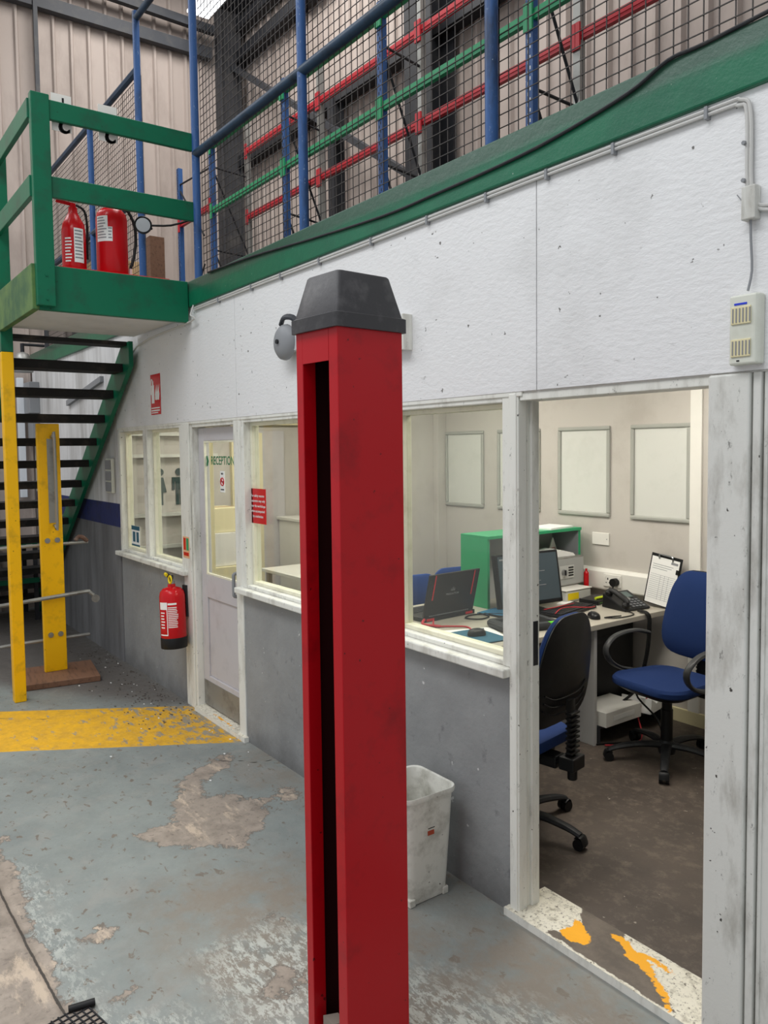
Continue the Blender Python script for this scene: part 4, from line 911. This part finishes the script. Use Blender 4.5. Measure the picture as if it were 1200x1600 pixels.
b = MB(); [b.box(-.10+.024*r, -.02+.03*k, 0, -.085+.024*r, .0+.03*k, .004, TL) for r in range(4) for k in range(4)]; b.build('buttons', mat('6a6c70', .4), ph)
b = MB(); b.cyl(TL @ V(-.112, .03, 0), TL @ V(-.112, .03, .004), .014); b.build('round_button', M['metal'], ph)
b = MB(); b.tube([(-3.12, 4.14, .76), (-3.0, 4.10, .757), (-2.99, 3.95, .757), (-3.05, 3.88, .757), (-3.02, 4.0, .757)], .004, smooth=5); steel('phone_cord', 'black phone cord looped on the desk edge', 'cable', b, M['blackc'])
b = MB()
for q in (0, .012, .024): b.tube([(-3.03, 4.18+q, .762), (-2.965, 4.17+q, .758), (-2.945, 4.17+q, .70), (-2.95, 4.15+q, .50), (-2.98, 4.1+q, .3), (-3.05, 4.05+q, .2)], .006, smooth=4)
steel('hanging_cables', 'black cables hanging over the desk edge below the phone', 'cable', b, M['blackc'])
# clipboard
cl = thing('clipboard', 'black clipboard holding a printed form, leaning on the office wall', 'clipboard', (-3.04, BW-.10, .752))
TL = Matrix.Rotation(math.radians(-7), 4, 'X') @ Matrix.Rotation(math.radians(7), 4, 'Y') @ TR(0, 0, .0)
MB().box(-.115, 0, .015, .115, .004, .345, TL).build('board', M['black'], cl, .002); MB().box(-.105, -.002, .02, .10, 0, .325, TL).build('form', M['paper'], cl)
b = MB(); [b.box(-.09, -.003, .275-.014*k, .0+.07*random.random(), -.002, .278-.014*k, TL) for k in range(3)]; [b.box(-.095, -.003, .21-.013*k, .09, -.002, .2115-.013*k, TL) for k in range(13)]; b.box(.04, -.003, .295, .09, -.002, .31, TL); [b.box(-.02+.03*k, -.003, .05, -.019+.03*k, -.002, .21, TL) for k in range(3)]; b.build('form_print', M['grey'], cl)
b = MB(); b.tube([(-.05, -.004, .315), (-.05, -.012, .34), (-.03, -.012, .345), (.03, -.012, .345), (.05, -.012, .34), (.05, -.004, .315)], .005, smooth=2); o = b.build('clip', M['metal'], cl); o.data.transform(TL)
MB().box(.085, -.006, .24, .105, -.002, .27, TL).build('tab', M['black'], cl)
# router / docking items
rt_ = thing('network_box', 'flat black network box on the desk behind the phone cord', 'electronics box', (-3.42, 4.26, .751), .2); MB().box(-.07, -.11, 0, .07, .11, .03).build('case', M['blackp'], rt_, .004); b = MB(); [b.box(.07, -.08+.02*k, .01, .0705, -.07+.02*k, .014) for k in range(6)]; b.build('lamps', M['lime'], rt_)
o = steel('highlighter_pen', 'yellow green highlighter pen on the flat black box', 'pen', MB().cyl((0, -.05, .0), (0, .05, .0), .009), mat('c8d82a', .4)); o.location = (-3.37, 4.24, .7905)
o = steel('note_pad', 'small white note pad on the desk in front of the monitor', 'note pad', MB().box(-.05, -.06, 0, .05, .06, .008), M['paper']); o.location = (-3.50, 4.06, .7505); o.rotation_euler = (0, 0, .3)
o = steel('red_canister', 'slim red canister on the desk beside the grey safe', 'canister', MB().lathe([(.018, 0), (.018, .16), (.008, .175), (.008, .19)]), M['extred']); o.location = (-3.62, 4.40, .751)
# cables on the desk
b = MB(); b.tube([(-3.60, 2.98, .775), (-3.52, 2.92, .76), (-3.48, 2.98, .757), (-3.40, 3.06, .757), (-3.30, 3.02, .757)], .005, smooth=4); b.tube([(-3.66, 2.96, .77), (-3.60, 2.90, .76), (-3.5, 2.95, .757)], .008, smooth=4); steel('red_cable', 'red cable lying on the desk in front of the laptop', 'cable', b, M['redc'])
b = MB(); b.tube([(-3.62, 3.37, .76), (-3.52, 3.36, .757), (-3.50, 3.26, .757), (-3.58, 3.22, .757), (-3.62, 3.32, .757), (-3.55, 3.45, .757), (-3.45, 3.52, .757), (-3.55, 3.62, .757)], .0045, smooth=5); b.tube([(-3.6, 3.4, .757), (-3.45, 3.42, .757), (-3.4, 3.55, .757), (-3.5, 3.66, .78)], .006, smooth=5); b.prism(rrect(.05, .09, .01), 'z', .0, .0, TR(0, 0, 0)) if False else None; steel('tangled_cables', 'tangle of black cables on the desk beside the laptop', 'cable', b, M['blackc'])
b = MB(); b.tube([(-3.25, 3.66, .778), (-3.30, 3.80, .79), (-3.22, 3.95, .785), (-3.3, 4.1, .76)], .003, smooth=5); b.tube([(-3.38, 3.7, .777), (-3.36, 3.86, .785), (-3.42, 4.05, .77)], .003, smooth=5); steel('headphone_lead', 'thin red lead lying across the keyboard', 'cable', b, M['redc'])
# under the desk
o = thing('white_carton', 'long white carton on the floor under the desk', 'carton', (-3.07, 3.94, .12)); MB().box(-.12, -.17, 0, .12, .17, .09).build('body', M['whitep'], o, .003); MB().box(.1205, -.10, .03, .1215, .1, .06).build('label_sheet', M['paper'], o)
lb = thing('floor_shelf', 'low dark grey board shelf on the office floor under the desk', 'shelf', (-3.2, 4.08, .013)); MB().box(-.20, -.32, .085, .20, .36, .105).build('board', M['dgrey'], lb); MB().box(-.2, -.32, 0, .2, -.30, .085).build('foot', M['dgrey'], lb); MB().box(-.2, .34, 0, .2, .36, .085).build('foot', M['dgrey'], lb)
o = steel('crumpled_papers', 'crumpled white papers beside the carton under the desk', 'papers', MB().prism([(-.14, 0), (.16, 0), (.12, .05), (.04, .07), (-.05, .05), (-.12, .09)], 'x', -.1, .1), M['paper']); o.location = (-3.06, 4.30, .119); o.rotation_euler = (0, 0, .2)
o = thing('computer_tower', 'black computer tower standing in the dark under the desk', 'computer', (-3.45, 4.06, .119)); MB().box(-.22, -.2, 0, .24, .32, .54).build('case', M['black'], o, .004); MB().box(.2405, -.17, .42, .242, .07, .46).build('drive_bay', M['dark'], o)  # case enlarged beyond a tower's size to fill the dark under the desk
b = MB(); b.tube([(-2.95, 3.76, .02), (-2.86, 3.9, .018), (-2.9, 4.05, .03), (-3.0, 4.15, .13), (-2.98, 4.28, .25)], .005, smooth=5); steel('red_floor_cable', 'red cable trailing on the office floor under the desk', 'cable', b, M['redc'])
b = MB(); b.tube([(-3.0, 3.72, .02), (-2.88, 3.95, .018), (-2.82, 4.12, .018), (-2.9, 4.2, .1), (-2.98, 4.1, .26), (-2.94, 4.25, .32)], .006, smooth=5); steel('black_floor_cable', 'black cable trailing on the office floor beside the red one', 'cable', b, M['blackc'])

# ---- office chairs
def outline_back(w, h):
    P = []; n = 36
    for k in range(n):
        a = 2*PI*k/n; c, s_ = math.cos(a), math.sin(a)
        x = math.copysign(abs(c)**.50, c)*w/2; z = math.copysign(abs(s_)**.58, s_)*h/2
        x *= 1-.16*(z/h*2+.1)-.10*((z/h)*2)**2*(1 if z > 0 else .5)
        P.append((x, z+h/2))
    return P
def office_chair(name, label, hub, face, base_rot, arms, seat_z=.49, back_z=.56, back_h=.50):
    ch = thing(name, label, 'office chair', (hub[0], hub[1], .012), face)      # local +x = where the sitter looks
    base = MB()
    base.lathe([(.045, .05), (.05, .075), (.045, .105), (.032, .125)]); hubo = base.build('base_hub', M['chairp'], ch, smooth=True)
    for k in range(5):
        a = base_rot-face+2*PI*k/5; c, s_ = math.cos(a), math.sin(a)
        b = MB(); b.tube([(.03*c, .03*s_, .095), (.14*c, .14*s_, .098), (.26*c, .26*s_, .082), (.325*c, .325*s_, .062)], (.026, .017), smooth=4, flat=(-s_, c, 0), radii=(1.15, .75)); leg = b.build('base_arm', M['chairp'], ch, smooth=True)
        b = MB(); x, y = .325*c, .325*s_; w_ = V(-s_, c, 0); p = V(x, y, .027); q = 1
        for sd in (-1, 1): b.cyl(p+w_*sd*.008, p+w_*sd*.026, .026, seg=16)
        b.cyl(V(x, y, .03), V(x, y, .065), .007, seg=8); b.tube([p+V(c, s_, 0)*.026+V(0, 0, .0), p+V(c, s_, 0)*.016+V(0, 0, .028), p+V(0, 0, .034), p+V(-c, -s_, 0)*.02+V(0, 0, .022)], (.026, .004), smooth=3, flat=tuple(w_)); b.build('caster', M['black'], ch, smooth=True)
    b = MB(); b.cyl((0, 0, .12), (0, 0, .30), .033); b.cyl((0, 0, .30), (0, 0, seat_z-.09), .028); b.build('gas_column', M['black'], ch, smooth=True)
    b = MB(); b.box(-.16, -.09, seat_z-.10, .12, .09, seat_z-.065); b.box(-.24, -.04, seat_z-.13, -.10, .04, seat_z-.075); b.build('mechanism', M['black'], ch, .008)
    b = MB(); b.cyl((-.02, -.09, seat_z-.09), (-.0, -.23, seat_z-.10), .006); b.lathe([(.018, 0), (.02, .03), (.01, .05)], c=(-.0, -.235, seat_z-.13)); b.build('lever', M['black'], ch, smooth=True)
    so = []
    for (px_, py_) in rrect(.47, .49, .13, 6): so.append((px_*(1 if px_ > 0 else 1), py_*(1-.10*(px_ < 0))))
    b = MB(); b.pad(so, .05, .012, TR(.02, 0, seat_z-.055)); b.build('seat', M['fabric'], ch, smooth=True)
    so2 = [(p[0]*.93, p[1]*.93) for p in so]
    b = MB(); b.loft([[V(p[0]*.8+.02, p[1]*.8, seat_z-.085) for p in so2], [V(p[0]+.02, p[1], seat_z-.055) for p in so2]]); b.build('seat_shell', M['shell'], ch, smooth=True)
    TB = TR(-.222, 0, back_z) @ Matrix.Rotation(math.radians(-9), 4, 'Y') @ Matrix(((0, 0, 1, 0), (1, 0, 0, 0), (0, 1, 0, 0), (0, 0, 0, 1)))
    ob = outline_back(.44, back_h)
    b = MB(); b.pad(ob, .035, .022, TB); bo = b.build('backrest', M['fabric'], ch, smooth=True)
    b = MB(); TB2 = TB @ Matrix.Scale(-1, 4, V(0, 0, 1)); b.pad([(p[0]*1.02, (p[1]-back_h/2)*1.02+back_h/2) for p in ob], .012, .022, TB @ TR(0, 0, .006) @ Matrix.Scale(-1, 4, V(0, 0, 1))); sh = b.build('back_shell', M['shell'], ch, smooth=True)
    b = MB()
    for k in range(3):
        z = .07+.035*k; b.tube([TB @ V(-.17, z+.03, -.018), TB @ V(-.09, z, -.032), TB @ V(.09, z, -.032), TB @ V(.17, z+.03, -.018)], .004, smooth=4, seg=6)
    b.build('shell_ribs', M['shell'], sh, smooth=True)
    b = MB(); b.tube([(-.20, 0, seat_z-.10), (-.27, 0, seat_z-.09), (-.295, 0, seat_z), (-.29, 0, back_z+.12)], (.035, .012), smooth=4, flat=(0, 1, 0)); b.build('back_bracket', M['black'], ch, smooth=True)
    b = MB(); n = 9
    for k in range(n): z = seat_z-.05+.022*k; b.box(-.318, -.036, z, -.285, .036, z+.010)
    b.build('bellows', M['black'], ch, .003)
    b = MB(); b.cyl((-.30, 0, seat_z-.17), (-.30, 0, seat_z-.06), .022); b.box(-.335, -.05, seat_z-.12, -.26, .05, seat_z-.06); b.build('adjust_knob', M['black'], ch, .006)
    if arms:
        for s_ in (1, -1):
            y = s_*.275; pts = [(-.16, y, .665), (-.05, y+.01*s_, .69), (.10, y+.015*s_, .675), (.185, y+.01*s_, .615), (.17, y, .545), (.09, y-.01*s_, .49), (-.04, y-.02*s_, .455), (-.10, y-.06*s_, .425)]
            b = MB(); b.tube(pts, (.022, .012), smooth=5, flat=(0, 1, 0)); b.build('armrest', mat('3a3b3c', .4), ch, smooth=True)
            b = MB(); b.box(-.13, min(y-.06*s_, y-.18*s_), seat_z-.085, -.05, max(y-.06*s_, y-.18*s_), seat_z-.07); b.build('arm_bracket', M['black'], ch)
    return ch
office_chair('office_chair', 'black-backed office chair seen from behind in the doorway, pushed to the desk', (-2.56, 2.61), math.radians(190), math.radians(15), False)
office_chair('office_chair', 'blue fabric office chair with loop armrests facing the desk end', (-2.60, 3.86), math.radians(-96), math.radians(-58), True)
# visitors' chairs beyond the counter
def visitor(x, y, rz, lab):
    v = thing('visitor_chair', lab, 'chair', (x, y, .012), rz, group='blue visitor chairs beyond the desk')
    b = MB(); b.pad([(p[0], p[1]+.20) for p in rrect(.46, .40, .09)], .03, .01, TR(-.22, 0, .455) @ Matrix.Rotation(math.radians(-8), 4, 'Y') @ Matrix(((0, 0, 1, 0), (1, 0, 0, 0), (0, 1, 0, 0), (0, 0, 0, 1)))); b.build('backrest', M['fabricb'], v, smooth=True)
    b = MB(); b.pad(rrect(.44, .46, .08), .04, .01, TR(0, 0, .42)); b.build('seat', M['fabricb'], v, smooth=True)
    for sx_ in (-.19, .19):
        for sy_ in (-.2, .2): MB().cyl((sx_, sy_, 0), (sx_*.95, sy_*.95, .42), .012).build('leg', M['black'], v)
    b = MB(); b.cyl((-.2, -.2, .42), (-.26, -.2, .75), .012); b.cyl((-.2, .2, .42), (-.26, .2, .75), .012); b.build('back_frame', M['black'], v)
visitor(-4.82, 3.60, math.radians(170), 'blue visitor chair behind the laptop, half hidden by its lid')
visitor(-4.90, 4.16, math.radians(170), 'blue visitor chair whose top shows between laptop and green cabinet')
bg = MB(); bg.lathe([(.05, 0), (.10, .03), (.11, .10), (.08, .16), (.02, .19)], c=(0, 0, 0), seg=14)
o = steel('black_bag', 'black bag lump showing behind the blue visitor chair at the window edge', 'bag', bg, M['black']); o.location = (-5.16, 3.84, .70)
steel('side_table', 'small white side table carrying the black bag', 'table', MB().box(-5.29, 3.76, .67, -5.08, 3.92, .70).box(-5.28, 3.77, .012, -5.26, 3.79, .67).box(-5.12, 3.89, .012, -5.10, 3.91, .67), M['whitep'])

# ---- reception room beyond the stub wall
fz = thing('white_cabinet', 'white low cabinet against the far wall seen through the reception window', 'cabinet', (-6.87, 4.12, .013)); MB().box(-.28, -.25, 0, .25, .3, 1.08).build('body', M['whitep'], fz, .006); MB().box(-.3, -.27, 1.08, .27, .32, 1.11).build('top', M['whitep'], fz, .004); MB().box(.25, -.23, .05, .262, .28, 1.05).build('door', M['panelin'], fz, .003)
dr = thing('door_2', '', ''); del dr['label']; del dr['category']; dr['kind'] = 'structure'
MB().box(-7.195, 3.42, .012, -7.16, 3.95, 2.0).build('door_leaf', M['doorp'], dr, .003); MB().box(-7.2, 3.36, .012, -7.15, 3.42, 2.06).build('door_frame', M['cream'], dr, .003); MB().box(-7.2, 3.62, .3, -7.155, 3.70, 1.98).build('door_panel', M['cream'], dr)
S('trim_12', MB().box(-6.01, 2.56, .012, -5.95, 2.635, 2.55), M['cream'], .004)
lv = thing('louvre_blind', 'cream horizontal louvre blind high on the far wall of the reception', 'blind', (-7.18, 3.75, 2.28))
for k in range(11): MB().box(-.01, -.62, -.22+.045*k, .02, .62, -.195+.045*k, Matrix.Rotation(0, 4, 'Y')).build('slat', M['cream'], lv)
MB().box(-.015, -.64, -.24, -.011, .64, .27).build('backing', mat('8a8468', .7), lv)
hk = MB(); hk.tube([(-4.12, YW+.3, 2.55), (-4.12, YW+.3, 2.0), (-4.10, YW+.3, 1.93), (-4.13, YW+.3, 1.87), (-4.17, YW+.3, 1.83), (-4.14, YW+.3, 1.80), (-4.10, YW+.3, 1.81), (-4.08, YW+.3, 1.85), (-4.12, YW+.3, 1.90), (-4.13, YW+.3, 1.98)], .006, smooth=5)
steel('hanging_wire', 'black looped wire hanging down behind the reception window', 'cable', hk, M['blackc'])
for i, (y, z, w, d_, h, mm_, lab) in enumerate(((3.0, .013, .5, .42, .75, 'cream', 'tall cream carton against the far wall behind the reception door'), (3.02, .765, .42, .38, .3, 'whitep', 'white carton on top of the tall cream one'), (3.0, 1.067, .36, .34, .22, 'cream', 'small cream carton topmost of the stack behind the reception door'))):
    c_ = thing('storage_carton', lab, 'carton', (-6.75, y, z)); MB().box(-w/2, -d_/2, 0, w/2, d_/2, h).build('body', M[mm_], c_, .005); MB().box(-.03, -d_/2-.001, h, .03, d_/2+.001, h+.002).build('tape', M['card'], c_)
tbx = thing('white_table', 'white table top showing at the bottom of the reception window', 'table', (-5.9, 3.75, .013)); MB().box(-.45, -.5, .70, .45, .6, .73).build('top', M['whitep'], tbx, .004); [MB().box(x-.02, y-.02, 0, x+.02, y+.02, .70).build('leg', M['grey'], tbx) for x in (-.4, .4) for y in (-.45, .55)]
# washroom pictograms on the far wall
def picto(y, lab, woman):
    p = thing('washroom_pictogram', lab, 'pictogram', (-7.195, y, 1.47)); b = MB(); b.lathe([(.035, 0), (.035, .006)], c=(0, 0, 0), T=Matrix.Rotation(PI/2, 4, 'Y')); o = b.build('head', M['picto'], p); o.location = (0, 0, .14)
    b = MB()
    if woman: b.prism([(-.03, .09), (.03, .09), (.06, -.05), (.025, -.05), (.025, -.17), (-.025, -.17), (-.025, -.05), (-.06, -.05)], 'x', 0, .006)
    else: b.prism([(-.07, .09), (.07, .09), (.07, -.03), (.045, -.03), (.045, .05), (.035, .05), (.035, -.17), (.004, -.17), (.004, -.03), (-.004, -.03), (-.004, -.17), (-.035, -.17), (-.035, .05), (-.045, .05), (-.045, -.03), (-.07, -.03)], 'x', 0, .006)
    b.build('body_shape', M['picto'], p)
picto(2.83, 'dark green man pictogram seen through the far window', False)
picto(2.645, 'dark green woman pictogram half hidden by the window mullion', True)
sh_ = thing('wall_shelving', 'pale shelves on the far wall behind the washroom pictograms window', 'shelving')
for z in (.9, 1.2, 1.75, 1.95): MB().box(-7.195, 2.3, z, -7.12, 3.2, z+.03).build('shelf', M['panelin'], sh_)
for x, y, nm in ((-2.5, 3.3, 'doorway office'), (-4.3, 3.2, 'laptop end of the office'), (-6.1, 3.2, 'reception')):
    c_ = thing('ceiling_light', 'flat lit ceiling panel over the '+nm, 'ceiling light', (x, y, 2.53)); MB().box(-.32, -.62, 0, .32, .62, .02).build('frame', M['whitep'], c_)
    MB().box(-.3, -.6, -.004, .3, .6, 0).build('diffuser', M['lit'], c_)

# ---- floor bits
gr = thing('drain_cover', 'worn grating with a black tube handle set in the floor at the bottom edge', 'drain cover', (-2.47, .60, .0), math.radians(12))
b = MB(); b.box(-.10, -.07, 0, .10, .07, .006); b.build('plate', M['plank'], gr)
b = MB(); [b.box(-.095+.024*k, -.068, .006, -.091+.024*k, .068, .010) for k in range(8)]; [b.box(-.1, -.066+.022*k, .006, .1, -.062+.022*k, .010) for k in range(7)]; b.build('lattice', M['dark'], gr)
b = MB(); b.cyl((-.10, .015, .014), (-.07, .09, .014), .012); b.build('tube_handle', M['black'], gr, smooth=True)
dm = MB(); R2 = random.Random(3)
for k in range(260):
    x = R2.uniform(-7.4, -4.9); y = 2.10-abs(R2.gauss(0, .22))-(.0 if x < -5.5 else 0); s_ = R2.uniform(.002, .009)
    if y < .9: continue
    dm.prism([(x-s_, y-s_*.6), (x+s_*.8, y-s_*.4), (x+s_, y+s_*.5), (x-s_*.4, y+s_*.7)], 'z', .001, .002+s_*.4)
o = dm.build('floor_debris', mat('58524c', .9), None); o['kind'] = 'stuff'; o['label'] = 'paint flakes and dirt scattered along the foot of the far wall'; o['category'] = 'debris'
dm = MB()
for k in range(40):
    x = R2.uniform(-7.2, -3.9); y = 2.08-abs(R2.gauss(0, .25)); s_ = R2.uniform(.0015, .008)
    dm.prism([(x-s_, y-s_*.6), (x+s_*.8, y-s_*.4), (x+s_, y+s_*.5), (x-s_*.4, y+s_*.7)], 'z', .001, .002+s_*.4)
o = dm.build('paint_flakes', M['paper'], None); o['kind'] = 'stuff'; o['label'] = 'white paint flakes scattered on the floor near the reception door'; o['category'] = 'debris'
